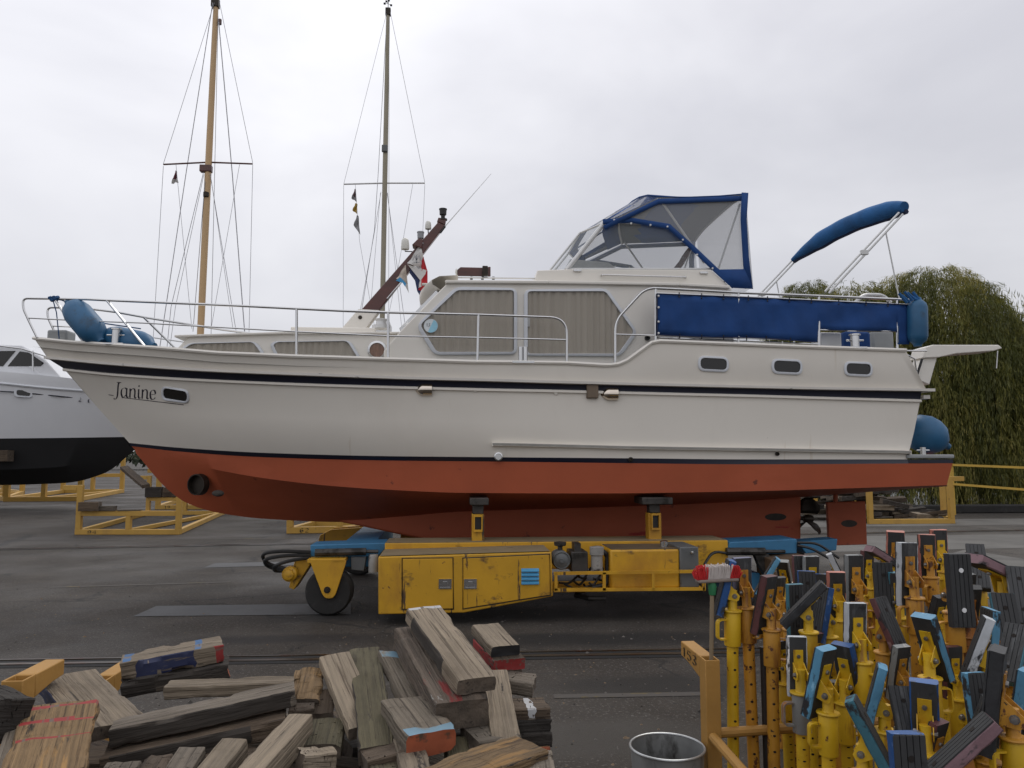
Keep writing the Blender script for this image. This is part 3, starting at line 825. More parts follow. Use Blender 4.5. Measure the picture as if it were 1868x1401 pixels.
# -- deckhouse
YD = YC - 1.36
house = [P(a, b, YD) for a, b in ((700, 668), (700, 640), (730, 604), (818, 514), (1240, 518), (1335, 524), (1340, 640), (1340, 668))]
m = MB(); m.prism(house, (0, 2 * (YC - YD), 0))
dh = m.build('deckhouse', M_SUPER, yacht, bevel=.015)
m = MB()
rl = [P(a, b, YD - .05) for a, b in ((812, 512), (1000, 513), (1240, 517), (1332, 522))]
for a, b in zip(rl, rl[1:]): m.prism([a + Vector((0, 0, .012)), b + Vector((0, 0, .012)), b - Vector((0, 0, .03)), a - Vector((0, 0, .03))], (0, 2 * (YC - YD + .05), 0))
m.build('roof', M_SUPER, dh, bevel=.01)
m = MB()   # rounded visor over the raked front windows
v0, v1 = P(786, 521, YC - 1.0), P(822, 512, YC - 1.0)
pr_ = []
for k in range(9):
    t = k / 8; y = (YC - 1.3) + 2.6 * t; bul = .22 * (1 - (2 * t - 1) ** 2)
    pr_.append([Vector((v1.x + .1, y, v1.z + .01)), Vector((v0.x - bul + .12, y, v1.z - .01)), Vector((v0.x - bul + .02, y, v0.z + .01)), Vector((v0.x - bul + .03, y, v0.z - .05)), Vector((v0.x - bul + .16, y, v0.z - .13)), Vector((v0.x + .3, y, v0.z - .12))])
m.loft(pr_); m.build('visor', M_SUPER, dh, smooth=60)
m = MB()   # raked windscreen frames seen edge on
f0, f1 = P(732, 601, YD), P(800, 531, YD)
dirf = (f1 - f0); nf = Vector((-dirf.z, 0, dirf.x)).normalized() * .05
for k in range(3):
    y0 = YD + .12 + k * .84; y1 = y0 + .74
    ps = [Vector((f0.x, y0, f0.z)), Vector((f1.x, y0, f1.z)), Vector((f1.x, y1, f1.z)), Vector((f0.x, y1, f0.z))]
    out = [p + nf for p in ps]
    inn = [p + nf for p in inset(ps, -.07)]
    w = MB().ring(out, inn, -nf * .8).build('front_window', M_STEEL, dh)
    MB().prism([p + nf * .7 for p in inset(ps, -.06)], -nf * .3).build('pane', M_DGLASS, w)
framed([(834, 531), (937, 531), (937, 643), (797, 643), (767, 594)], YD, yacht, .05, .044)
framed([(962, 533), (1103, 533), (1155, 606), (1126, 646), (962, 646)], YD, yacht, .05, .044)
m = MB(); q = P(964, 589, YD); m.bb((q.x - .02, q.y - .05, q.z - .06), (q.x + .015, q.y - .028, q.z + .06)); m.build('window_catch', M_ALU, yacht)
# round festival-style sticker: white disc, pale blue right half, number 13
q = P(786, 594.5, YD - .058)
Mx = Matrix.Translation(q) @ Matrix.Rotation(R(90), 4, 'X')
m = MB(); rr = .092
m.lathe([(0, .004), (rr, .004), (rr, 0)], Mx, 30)
st = m.build('sticker', mat('sticker_white', (.66, .70, .72), .4), yacht)
m = MB(); ang = [R(-115 + 180 * k / 16) for k in range(17)]
m.face([m.v(q + Vector((rr * .97 * math.cos(a), -.006, rr * .97 * math.sin(a)))) for a in ang]); m.build('sticker_half', mat('sticker_blue', (.30, .58, .72), .4), st, smooth=0)
m = MB()
strokes_mesh(m, [[(.0, .8), (.15, 1), (.15, 0)], curve([(.4, .9), (.6, 1), (.75, .8), (.55, .55), (.78, .3), (.6, 0), (.38, .1)])], lambda x, z: q + Vector((-.058 + x * .06, -.008, -.01 + z * .042)), (.055, .055), 40)
m.build('sticker_number', M_LETTER, st, smooth=0, recalc=False)
m = MB(); q = P(1180, 617, YD); m.lathe([(.02, -.02), (.035, .0), (.035, .05), (.02, .05), (.0, .02)], Matrix.Translation(q) @ Matrix.Rotation(R(90), 4, 'X'), 12); m.build('side_vent', M_BLACK, yacht)
# -- flybridge coaming
YF = YC - 1.18
co = [P(a, b, YF) for a, b in ((975, 520), (980, 493), (1043, 491), (1297, 492), (1333, 524))]
m = MB(); m.prism(co, (0, 2 * (YC - YF), 0)); fly = m.build('flybridge_coaming', M_SUPER, yacht, bevel=.012)
def grab(p, q, par, off=.05, r=.012):
    d = Vector((0, 0, 0)); n = Vector((0, -off, 0))
    MB().tube(arc([p, p + n, q + n, q], .02, 3), r, 7).build('grab_rail', M_STEEL, par)
grab(P(1097, 503, YF), P(1250, 507, YF), fly)
for (a, b) in ((1053, 494), (1283, 498)):
    q = P(a, b, YF); MB().bb((q.x - .055, q.y - .03, q.z - .016), (q.x + .055, q.y + .01, q.z + .016)).build('latch', M_STEEL, fly, bevel=.006)
# windscreen of the flybridge
YW = YC - 1.12; XS = 0.55
nb, nt_ = P(1034, 492, YW), P(1103, 406, YW)
cb, ct = P(1004, 492, YC - XS), P(1058, 425, YC - XS)
def mir(v): return Vector((v.x, 2 * YC - v.y, v.z))
side_ps = [P(a, b, YW) for a, b in ((1037, 491), (1104, 408), (1216, 413), (1300, 491))]
m = MB()
for mm_ in (lambda v: v, mir):
    m.face([m.v(mm_(p)) for p in side_ps]); m.face([m.v(mm_(p)) for p in (nb, nt_, ct, cb)])
m.face([m.v(p) for p in (cb, ct, mir(ct), mir(cb))])
ws = m.build('windscreen', M_VIN2, yacht, smooth=0, recalc=False)
m = MB()
for mm_ in (lambda v: v, mir):
    m.tube([mm_(nb), mm_(nt_)], .032, 8); m.tube([mm_(cb), mm_(ct)], .018, 8); m.tube([mm_(nt_), mm_(ct)], .016, 6)
    m.tube([mm_(side_ps[0]), mm_(side_ps[3])], .018, 6)
m.tube([ct, mir(ct)], .016, 6)
m.build('windscreen_frame', M_ALU, ws)
# canopy: blue roof and bands round clear vinyl
YV = YC - 1.15
def cpt(a, b): return P(a, b, YV)
fb, rb = cpt(1200, 360), cpt(1360, 355)          # front and rear hoops, near upper corners
def hoop(c, rise, n=12):
    return [Vector((c.x, YC + (c.y - YC) * math.cos(math.pi * k / n) if False else c.y + (2 * (YC - c.y)) * k / n, c.z + rise * (1 - (2 * k / n - 1) ** 4))) for k in range(n + 1)]
frontlow = []
n = 12
A0 = [nt_ + (ct - nt_) * t for t in (0, .33, .66)] + [ct, ct.lerp(mir(ct), .25), ct.lerp(mir(ct), .5), ct.lerp(mir(ct), .75)] + [mir(ct)] + [mir(nt_ + (ct - nt_) * t) for t in (.66, .33, 0)]
F_ = [p + Vector((-.24 * (1 - (k / 5 - 1) ** 2), 0, 0)) for k, p in enumerate(hoop(fb, .17, 10))]; B2 = hoop(rb, .075, 10)
m = MB(); m.loft([[p for p in F_], [p.lerp(q, .33) + Vector((0, 0, -.025)) for p, q in zip(F_, B2)], [p.lerp(q, .7) + Vector((0, 0, -.02)) for p, q in zip(F_, B2)], B2])
roof = m.build('canopy', M_BLUE, yacht, smooth=60)
so = roof.modifiers.new('solid', 'SOLIDIFY'); so.thickness = .02; so.offset = 1
m = MB(); m.loft([[p + Vector((.0, 0, -.02)) for p in F_], [p + Vector((0, 0, -.02)) for p in B2]]); m.build('roof_underside', M_HAZED_UNDER, roof, smooth=60, recalc=False)
def band(mb, a, b, w, n=4):
    """flat strip of canvas between polylines a and b"""
    mb.loft([a, b])
m = MB()
lerp = lambda X, Y_, t: [p.lerp(q, t) for p, q in zip(X, Y_)]
nrm = Vector((-.5, 0, .86)) * .006
m.loft([A0, lerp(A0, F_, .16)]); m.loft([lerp(A0, F_, .66), F_])
for i in (0, 3, 7, 9):
    s0, s1 = lerp(A0, F_, .16), lerp(A0, F_, .66)
    t = .46 if i in (0, 9) else .14
    m.face([m.v(p) for p in (s0[i], s0[i].lerp(s0[i+1], t), s1[i].lerp(s1[i+1], t), s1[i])])
    if i in (0, 9): m.face([m.v(p) for p in (s0[i+1], s0[i+1].lerp(s0[i], t), s1[i+1].lerp(s1[i], t), s1[i+1])])
fp = m.build('front_panel', M_BLUE, roof, smooth=60, recalc=False)
so = fp.modifiers.new('solid', 'SOLIDIFY'); so.thickness = .012; so.offset = 1
m = MB(); m.loft([A0, F_]); m.build('front_vinyl', M_VINYL, roof, smooth=60, recalc=False)
# near and far side panels
SPX = [(1104, 407), (1200, 360), (1360, 355), (1374, 524), (1333, 522), (1303, 492), (1216, 413)]
def strip2(mb, px, w, f, lift=.01):
    """canvas band following pixel polyline px, w pixels wide towards +normal"""
    pts = [Vector((a, b)) for a, b in px]; L_, R_ = [], []
    for i, p in enumerate(pts):
        t = (pts[min(i+1, len(pts)-1)] - pts[max(i-1, 0)]).normalized(); nn = Vector((-t.y, t.x))
        ww = w[i] if isinstance(w, (list, tuple)) else w
        L_.append(f(P(p.x, p.y, YV - lift))); q = p + nn * ww; R_.append(f(P(q.x, q.y, YV - lift)))
    mb.loft([L_, R_])
for f in ((lambda v: v), mir):
    m = MB(); m.face([m.v(f(P(a, b, YV))) for a, b in SPX]); sv = m.build('side_vinyl', M_VINYL, roof, smooth=0, recalc=False)
    m = MB()
    strip2(m, [(1100, 409), (1150, 406), (1218, 417), (1260, 455), (1303, 496), (1336, 526)], -9, f)
    strip2(m, [(1100, 412), (1200, 363), (1362, 357)], [8, 9, 9], f, .024)
    strip2(m, [(1365, 352), (1362, 400), (1366, 470), (1373, 525)], [12, 11, 11, 14], f, .038)
    m.face([m.v(f(P(a, b, YV - .052))) for a, b in ((1300, 492), (1358, 491), (1374, 527), (1335, 525))])
    sb = m.build('side_band', M_BLUE, roof, smooth=60, recalc=False)
    so = sb.modifiers.new('solid', 'SOLIDIFY'); so.thickness = .012; so.offset = 0
    for a, b in ((1120, 402), (1151, 408), (1186, 411), (1217, 414), (1245, 438), (1271, 465), (1299, 490), (1320, 515)):
        q = f(P(a, b, YV)); sg = -1 if q.y < YC else 1
        MB().lathe([(0, .026), (.014, .022), (.016, 0)], Matrix.Translation(q) @ Matrix.Rotation(R(90) if sg < 0 else R(-90), 4, 'X'), 8).build('press_stud', M_ALU, sb)
m = MB()
strip2_ = [P(a, b, YV + .05) for a, b in ((1360, 350), (1374, 524))]
m.loft([[Vector((p.x, YC - 1.1 + 2.2 * k / 6, p.z)) for p in strip2_] for k in range(7)])
m.build('rear_curtain', M_VINYL, roof, smooth=0, recalc=False)
m = MB()
for f in ((lambda v: v), mir):
    m.tube([f(P(a, b, YV + .04)) for a, b in ((1203, 362), (1285, 480))], .016, 7); m.tube([f(P(a, b, YV + .05)) for a, b in ((1350, 372), (1310, 492))], .014, 7)
m.tube([p - Vector((0, 0, .03)) for p in F_], .016, 7); m.tube([p - Vector((0, 0, .03)) for p in B2], .016, 7)
m.build('canopy_hoop', M_ALU, roof)
# helm behind the windscreen: wheel and dashboard
q = P(1246, 474, YC - .35)
m = MB(); Mw = Matrix.Translation(q) @ Matrix.Rotation(R(-62), 4, 'Y')
m.tube([Mw @ Vector((.2 * math.cos(k * math.pi / 12), .2 * math.sin(k * math.pi / 12), 0)) for k in range(24)], .016, 6, closed=True)
for k in range(6):
    a = k * math.pi / 3; m.tube([Mw @ Vector((0, 0, 0)), Mw @ Vector((.27 * math.cos(a), .27 * math.sin(a), 0))], .012, 6)
m.cyl(q, q + Vector((-.12, 0, -.14)), .03); m.build('steering_wheel', M_MAHOG, yacht)
dq = [P(a, b, YC - .6) for a, b in ((1035, 493), (1040, 472), (1110, 478), (1130, 493))]
MB().prism(dq, (0, 1.1, 0)).build('dashboard', M_GREY, yacht, bevel=.02)
# ================================================================ fittings and loose things on the yacht
def RL(px, py, inb=.05, lo=.33):
    """pixel -> point above the near gunwale (inb metres inboard)"""
    Y = YN
    for _ in range(14):
        q = P(px, py, Y); Y = .5 * Y + .5 * (YC - max(L_SHEER.b(q.x) - inb, lo))
    return P(px, py, Y)
def railset(name, fn, far=False):
    f = fn; k = MB(); r1, r2 = .017, .011
    top = arc([f(68, 616), f(56, 592), f(42, 562), f(42, 544), f(110, 545)], .25, 6) + [f(a, b) for a, b in ((160, 546), (200, 548), (320, 553), (440, 558), (541, 563), (625, 567), (708, 570), (790, 572), (873, 574))] + arc([f(940, 576), f(1034, 580), f(1034, 662)], .22, 7)[1:]
    k.tube(top, r1, 8)
    k.tube([f(a, b) for a, b in ((52, 580), (110, 583), (175, 586), (260, 589), (400, 597), (541, 605), (708, 613), (873, 616), (1034, 620))], r2, 6)
    for (a, b, c, d) in ((100, 546, 152, 624), (195, 548, 264, 632), (541, 563, 541, 650), (708, 570, 708, 655), (873, 574, 871, 659)):
        k.tube([f(a, b), f(c, d)], r1, 7)
    return k.build(name, M_STEEL, yacht)
railset('railing', lambda a, b: RL(a, b)); railset('railing', lambda a, b: mir(RL(a, b)))
def aftrail(f):
    k = MB()
    top = arc([f(1122, 666), f(1122, 586), f(1178, 525), f(1240, 528)], .14, 6) + [f(a, b) for a, b in ((1347, 534), (1495, 540), (1658, 547))]
    k.tube(top, .018, 8); k.tube([f(1196, 535), f(1347, 541), f(1495, 548), f(1658, 556)], .013, 7)
    k.tube([f(1122, 610), f(1196, 612), ], .011, 6); k.tube([f(1196, 616), f(1347, 622), f(1492, 628)], .013, 6)
    for (a, b, d) in ((1196, 526, 624), (1347, 534, 628), (1494, 540, 634), (1637, 547, 640)):
        k.tube([f(a, b), f(a, d)], .016, 7)
    k.tube([f(1492, 602), f(1637, 605)], .012, 6); k.tube([f(1427, 623), f(1427, 632)], .01, 6)
    k.tube([f(1122, 652), f(1120, 700), f(1124, 706)], .006, 5)
    return k.build('aft_railing', M_STEEL, yacht)
aftrail(lambda a, b: RL(a, b, .06)); aftrail(lambda a, b: mir(RL(a, b, .06)))
# blue canvas dodger laced to the aft rail
m = MB(); nx_ = 60
edge_t = lambda px: 536 + (px - 1199) * (556 - 536) / (1658 - 1199)
def edge_b(px):
    if px < 1492: return 611 + (px - 1199) * (622 - 611) / (1492 - 1199) + 2.2 * math.sin((px - 1199) / 37) * ((px - 1199) / 293)
    if px < 1637: return 601 + (px - 1492) * .025
    return 628
cols = []
pxs = sorted(set([1199 + (1659 - 1199) * k / nx_ for k in range(nx_ + 1)] + [1491.5, 1492.5, 1636.5, 1637.5]))
for px in pxs:
    t_, b_ = edge_t(px), edge_b(px)
    cols.append([RL(px, t_ + (b_ - t_) * j / 6, .04 - .012 * math.sin(px * .05 + j * .9) - .006 * math.sin(px * .17 - j)) for j in range(7)])
m.loft(cols); dg = m.build('side_dodger', M_BLUE, yacht, smooth=60, recalc=False)
so = dg.modifiers.new('solid', 'SOLIDIFY'); so.thickness = .006
m = MB(); m.tube([RL(px, edge_t(px), .03) for px in range(1199, 1660, 20)], .008, 5); m.tube([RL(1199, 537, .03), RL(1199, 611, .03)], .008, 5)
m.tube([RL(px, edge_b(px), .03) for px in range(1199, 1490, 12)], .008, 5); m.build('edge_rope', M_DBLUE, dg)
for px in (1239, 1280, 1320, 1365, 1400, 1440, 1480, 1530, 1580, 1620):
    MB().tube([RL(px, edge_t(px) + 5, .02), RL(px, edge_t(px) - 4, .06)], .008, 5).build('lashing', M_BLACK, dg)
for px in (1240, 1280, 1320, 1362, 1398, 1442):
    MB().tube([RL(px, edge_b(px) - 4, .02), RL(px, edge_b(px) + 5, .06)], .008, 5).build('lashing', M_BLACK, dg)
for py in (540, 561, 587, 608):
    MB().lathe([(0, .02), (.014, .016), (.016, 0)], Matrix.Translation(RL(1201, py, .03)) @ Matrix.Rotation(R(90), 4, 'X'), 8).build('eyelet', M_ALU, dg)
# things seen through the opening in the dodger: vinyl locker, blue cushion, grey bin
q0, q1 = P(1497, 606, YN + .45), P(1536, 636, YN + .45)
MB().bb((q0.x, YN + .45, q1.z - .1), (q1.x, YN + .75, q0.z)).build('deck_locker', M_ALU, yacht, bevel=.015)
q0, q1 = P(1540, 604, YN + .9), P(1590, 636, YN + .9)
MB().bb((q0.x, YN + .9, q1.z - .1), (q1.x, YN + 1.3, q0.z)).build('cushion', M_BLUE, yacht, bevel=.04)
q0, q1 = P(1592, 604, YN + 1.2), P(1632, 636, YN + 1.2)
MB().bb((q0.x, YN + 1.2, q1.z - .1), (q1.x, YN + 1.6, q0.z)).build('deck_box', M_GREY, yacht, bevel=.03)
m = MB(); m.tube(arc([P(1560, 552, YC), P(1575, 538, YC), P(1610, 538, YC), P(1625, 552, YC)], .2, 6), .03, 8); m.build('deck_chair_frame', M_ALU, yacht)
# bollards
def bitt(px, py, h, w, f=RL):
    b = f(px, py); k = MB(); k.cyl(b - Vector((0, 0, .02)), b + Vector((0, 0, h)), w, n=14); k.cyl(b + Vector((0, 0, h)), b + Vector((0, 0, h + .02)), w * 1.35, n=14)
    k.cyl(b + Vector((-w * 2.2, 0, h * .62)), b + Vector((w * 2.2, 0, h * .62)), .012, n=8); k.box(b, (w * 4.6, w * 3, .02))
    return k.build('mooring_bollard', M_STEEL, yacht)
bitt(211, 628, .2, .055); bitt(1560, 635, .17, .055)
k = MB(); 
for d in (-.03, .03): k.cyl(RL(954, 661, .02) + Vector((d, 0, 0)), RL(954, 661, .02) + Vector((d, 0, .2)), .03, n=12)
k.box(RL(954, 661, .02), (.28, .12, .025)); k.build('mooring_bollard', M_STEEL, yacht)
# bimini furled in its boot, on two pairs of poles
YB = YC - 1.5
def bp(a, b): return P(a, b, YB)
nB0, nT0 = bp(1505, 532), bp(1640, 388)
crown = [bp(1636, 392), bp(1652, 374)]
m = MB(); N_ = 26; path, rad = [], []
a0 = bp(1650, 377); a1 = mir(a0) + Vector((-.27, 0, .02))
for k in range(N_ + 1):
    t = k / N_
    p = a0.lerp(a1, t) + Vector((-.02 * math.sin(t * 5), 0, .13 * math.sin(math.pi * t) ** .8))
    path.append(p); rad.append(.03 + .098 * min(1, 5 * t + .45) * min(1, 3.2 * (1 - t) + .05) + .003 * math.sin(t * 31))
m.tube(path, rad, 14); bim = m.build('sun_top_cover', M_BLUE2, yacht, smooth=60)
m = MB(); m.tube([p + Vector((.03, 0, -r_ * .92)) for p, r_ in zip(path, rad)], .035, 6); m.build('cover_low_edge', M_DBLUE, bim)  # darker blue strip along the lower edge of the cover
for f in ((lambda v: v), mir):
    k = MB(); d = Vector((.055, 0, -.02))
    sh = Vector((-.27 if f is mir else 0, 0, 0)); nB, nT = nB0 + sh, nT0 + sh + ((nT0 - nB0) * .10 if f is mir else Vector()); k.tube([f(nB), f(nT)], .016, 7); k.tube([f(nB + d), f(nT + d)], .016, 7); c_ = nB.lerp(nT, .5); k.box(f(c_ + d * .5), (.1, .05, .06)); k.build('sun_top_pole', M_ALU, bim)
    k = MB(); k.tube([f(bp(1616, 424) + sh), f(bp(1641, 548) + sh)], .011, 6); k.build('sun_top_strut', M_ALU, bim)
# mast with lanterns and domes
m = MB(); mp_ = [P(a, b, YC) for a, b in ((659, 567), (690, 570), (812, 413), (799, 407))]
m.prism([p - Vector((0, .055, 0)) for p in mp_], (0, .11, 0)); mst = m.build('signal_mast', M_MAHOG, yacht, bevel=.012)
fp_ = [P(a, b, YC) for a, b in ((626, 600), (655, 566), (693, 568), (668, 602))]
for y in (-.1, .06): MB().prism([p + Vector((0, y, 0)) for p in fp_], (0, .04, 0)).build('mast_foot', M_SUPER, yacht, bevel=.006)
MB().lathe([(0, .01), (.03, .008), (.03, 0)], Matrix.Translation(P(657, 579, YC - .1)) @ Matrix.Rotation(R(90), 4, 'X'), 10).build('pivot_bolt', M_BRONZE, mst)
def lantern(px, py0, py1, r, mt, y=YC):
    b, t = P(px, py1, y), P(px, py0, y); h = t.z - b.z
    k = MB(); k.lathe([(r * 1.2, 0), (r * 1.2, h * .12), (r * .55, h * .2), (r * .6, h * .42), (r * .95, h * .48), (r, h * .9), (r * 1.12, h * .92), (r * 1.1, h), (0, h)], Matrix.Translation(b), 18)
    return k.build('mast_light', mt, mst)
lantern(808, 381, 402, .055, M_BLACK); 
MB().prism([P(a, b, YC) - Vector((0, .05, 0)) for a, b in ((800, 398), (814, 402), (812, 412), (797, 406))], (0, .1, 0)).build('light_base', M_MAHOG, mst, bevel=.01)
lantern(767, 423, 446, .05, mat('lamp_grey', (.25, .26, .27), .35, 0, .1, 3), YC - .02)
MB().prism([P(a, b, YC) - Vector((0, .11, 0)) for a, b in ((752, 450), (764, 438), (772, 440), (770, 456))], (0, .22, 0)).build('light_base', M_MAHOG, mst, bevel=.01)
def dome(px, py0, py1, r, y, arm):
    b, t = P(px, py1, y), P(px, py0, y); h = t.z - b.z
    k = MB(); k.lathe([(0, 0), (r * .95, 0), (r, h * .08), (r * .96, h * .5), (r * .85, h * .8), (r * .55, h * .95), (0, h)], Matrix.Translation(b), 18)
    d = k.build('antenna_dome', M_DOME, mst, smooth=60); a = P(*arm, YC)
    MB().tube([b, b + Vector((0, 0, -.03)), a], .008, 6).build('dome_arm', M_BRONZE, d)
dome(739, 434, 455, .062, YC - .1, (752, 459)); dome(781, 403, 418, .048, YC, (782, 430))
MB().tube([P(803, 425, YC - .06), P(812, 413, YC - .06)], .016, 8).build('aerial_base', M_BLACK, mst)
MB().tube([P(811, 414, YC - .06), P(896, 317, YC - .06)], [.008, .003], 6).build('aerial', M_ALU, mst)
MB().tube([P(706, 545, YC - .06), P(736, 510, YC - .06)], .01, 6).build('mast_cleat', M_STEEL, mst)
# sidelight board on the roof
YS = YC - 1.05
bp_ = [P(a, b, YS) for a, b in ((834, 503), (834, 492), (840, 487), (882, 488), (895, 486), (895, 504))]
sb = MB().prism(bp_, (0, .03, 0)).build('sidelight_board', M_MAHOG, yacht, bevel=.008)
q0, q1 = P(880, 485, YS - .1), P(890, 502, YS - .1)
MB().bb((q0.x, YS - .12, q1.z), (q1.x, YS, q0.z)).build('sidelight', M_BRONZE, sb, bevel=.01)
MB().lathe([(0, .03), (.04, .02), (.05, 0)], Matrix.Translation(P(834, 496, YS)) @ Matrix.Rotation(R(-90), 4, 'Y'), 14).build('searchlight', M_DOME, sb)
q = P(832, 507, YS)
grab(P(834, 507, YS) , P(1000, 509, YS), dh, .03)
MB().tube([P(770, 519, YC - .9), P(790, 519, YC - .9)], .02, 8).build('horn', M_DOME, dh)
for a in (860, 880, 900): MB().cyl(P(a, 510, YS), P(a, 505, YS), .02, n=8).build('board_foot', M_BLACK, sb)
# winch on the coachroof, anchor windlass on the foredeck
k = MB(); q = P(695, 600, YC - .35)
k.lathe([(.13, 0), (.13, .05), (.08, .06), (.07, .11), (.1, .14), (.06, .15), (0, .15)], Matrix.Translation(q), 16); k.build('deck_light', M_ALU, yacht)
q = P(112, 619, YC)
k = MB(); k.bb((q.x - .14, YC - .14, q.z - .05), (q.x + .14, YC + .14, q.z + .12)); k.build('anchor_windlass', M_GREY, yacht, bevel=.03)
# bathing platform and its fittings
e = L_WL1.pts([1.0], -1)[0]; pe = P(1746, 832, e.y); zt = P(1700, 829, e.y).z
m = MB(); c_ = [Vector((e.x - .02, e.y - .03, zt)), Vector((pe.x, e.y + .05, zt)), Vector((pe.x, 2 * YC - e.y - .05, zt)), Vector((e.x - .02, 2 * YC - e.y + .03, zt))]
m.prism(c_, (0, 0, -.055)); m.build('bathing_platform', M_GREY, yacht, bevel=.015)
b = P(1684, 828, e.y + .15); k = MB(); k.cyl(b - Vector((0, 0, .02)), b + Vector((0, 0, .09)), .035); k.cyl(b + Vector((-.09, 0, .05)), b + Vector((.09, 0, .05)), .01, n=6); k.build('mooring_bollard', M_STEEL, yacht)
# folding gangway arm over the transom
YG = YC - .6
ar = [P(a, b, YG) for a, b in ((1689, 633), (1702, 629), (1822, 629), (1829, 635), (1813, 640), (1745, 645), (1712, 652), (1684, 653))]
gw = MB().prism(ar, (0, .35, 0)).build('gangway_arm', M_SUPER, yacht, bevel=.012)
gp = [P(a, b, YG + .05) for a, b in ((1684, 653), (1710, 651), (1696, 702), (1668, 690))]
MB().prism(gp, (0, .25, 0)).build('gangway_post', M_SUPER, gw, bevel=.012)
MB().tube([P(1682, 655, YG), P(1671, 690, YG)], .02, 6).build('gangway_stay', M_BLACK, gw)
MB().tube([P(1820, 640, YG), P(1818, 672, YG)], .008, 5).build('pull_cord', M_ALU, gw)
m = MB(); m.tube([RL(1640, 640, .1), P(1668, 655, YN + .3), P(1674, 700, YN + .35)], .016, 7); m.tube([P(1650, 640, YN + .3), P(1690, 640, YN + .5)], .012, 6); m.build('stern_stay', M_STEEL, yacht)
# ---- flags hung on the signal mast (each its own thing)
def flag(name, label, grid, mats, groupn='flags flown by the yacht', n=10):
    """grid: four pixel corners (TL,TR,BR,BL) at the mast plane; mats left to right"""
    Yf = YC - .09
    TL, TR, BR, BL = [P(a, b, Yf) for a, b in grid]
    m = MB(); V = []
    for j in range(n + 1):
        row = []
        for i in range(n + 1):
            u, v = i / n, j / n
            p = TL.lerp(TR, u).lerp(BL.lerp(BR, u), v)
            row.append(m.v(p + Vector((0, .05 * math.sin(u * 5 + v * 4) * v + .02 * math.sin(v * 11 + u * 2), 0))))
        V.append(row)
    for j in range(n):
        for i in range(n):
            m.mi = min(len(mats) - 1, int(i / n * len(mats))); m.face([V[j][i], V[j][i+1], V[j+1][i+1], V[j+1][i]])
    o = m.build(name, mats, smooth=60, recalc=False)
    return tag(o, label, 'flag', groupn)
F_W = mat('flag_white', (.55, .54, .52), .9, 0, .06, 4); F_R = mat('flag_red', (.42, .022, .03), .9, 0, .1, 4); F_B = mat('flag_blue', (.03, .045, .11), .9, 0, .15, 4)
F_L = mat('flag_light_blue', (.06, .27, .50), .9, 0, .1, 4); F_C = mat('flag_cream', (.45, .39, .33), .9, 0, .08, 4); F_Y = mat('flag_yellow', (.45, .30, .06), .9, 0, .1, 4); F_G = mat('flag_grey', (.30, .30, .31), .9, 0, .15, 8)
fw_ = flag('pennant', 'white club pennant with faded grey emblem, highest flag on the leaning mahogany mast', ((764, 448), (768, 450), (778, 493), (743, 482)), [F_W])
c_ = P(760, 473, YC - .2)
m = MB(); strokes_mesh(m, [curve([(.0, .3), (.3, .8), (.5, .4), (.8, .9), (1, .3)]), [(.1, .1), (.9, .1)], [(.5, 0), (.5, 1)], curve([(.6, -.4), (.8, -.6), (1.1, -.5)])], lambda x, z: c_ + Vector((-.06 + x * .12, .0, -.06 + z * .13)), (.08, .08), 30)
m.build('emblem', F_G, fw_, smooth=0, recalc=False)
m = MB(); m.face([m.v(P(a, b, YC - .12)) for a, b in ((743, 482), (778, 493), (776, 500), (767, 512))]); m.build('pennant_tail', F_W, fw_, recalc=False)
fl_ = flag('pennant', 'cream and light blue pennant with a ragged tail on the mahogany mast', ((737, 485), (740, 483), (744, 520), (723, 510)), [F_C])
m = MB(); m.face([m.v(P(a, b, YC - .17)) for a, b in ((730, 505), (735, 516), (722, 512))]); m.face([m.v(P(a, b, YC - .17)) for a, b in ((731, 506), (741, 517), (739, 523), (735, 517))]); m.build('blue_patch', F_L, fl_, recalc=False)
m = MB(); m.face([m.v(P(a, b, YC - .1)) for a, b in ((736, 516), (744, 519), (746, 535))]); m.build('pennant_tail', F_W, fl_, recalc=False)
fd = flag('national_flag', 'red, white and blue flag drooping behind the white pennant', ((765, 482), (773, 468), (776, 520), (764, 527)), [F_W, F_R, F_R])
m = MB(); m.face([m.v(P(a, b, YC - .075)) for a, b in ((748, 491), (757, 487), (766, 507), (768, 525), (781, 537), (779, 545), (769, 545), (761, 531), (757, 512), (747, 498))]); m.build('blue_stripe', F_B, fd, recalc=False)
m = MB(); m.face([m.v(P(a, b, YC - .08)) for a, b in ((772, 467), (780, 495), (780, 516), (777, 532), (763, 529), (767, 512))]); m.build('red_stripe', F_R, fd, recalc=False)
# ---- fenders
M_FEND = mat('fender_blue', (0.018, 0.105, 0.22), 0.5, 0, 0.15, 2.0, blots=[((0.02, 0.05, 0.085), .56, .12, 3.0, (1, 1, 1))])
M_ROPE = mat('blue_rope', (0.012, 0.06, 0.16), 0.85, 0, .2, 8)
def fender(p, q, r, label, cap=True, name='fender', e=1.0):
    p, q = Vector(p), Vector(q); L = (q - p).length; k = MB()
    k.lathe([(0, -.0), (.05, .0), (.055, .05 * e), (r * .55, .09 * e), (r * .85, .16 * e), (r, .28 * e), (r * 1.0, L - .28 * e), (r * .85, L - .16 * e), (r * .55, L - .09 * e), (.055, L - .05 * e), (.05, L), (0, L)], Matrix.Translation(p) @ (q - p).to_track_quat('Z', 'Y').to_matrix().to_4x4(), 24)
    o = k.build(name, M_FEND, smooth=60); tag(o, label, 'fender', 'blue fenders on the white yacht'); return o
f1 = fender(RL(124, 550, .05), RL(186, 624, .05), .19, 'fat blue fender lashed aslant inside the bow rail')
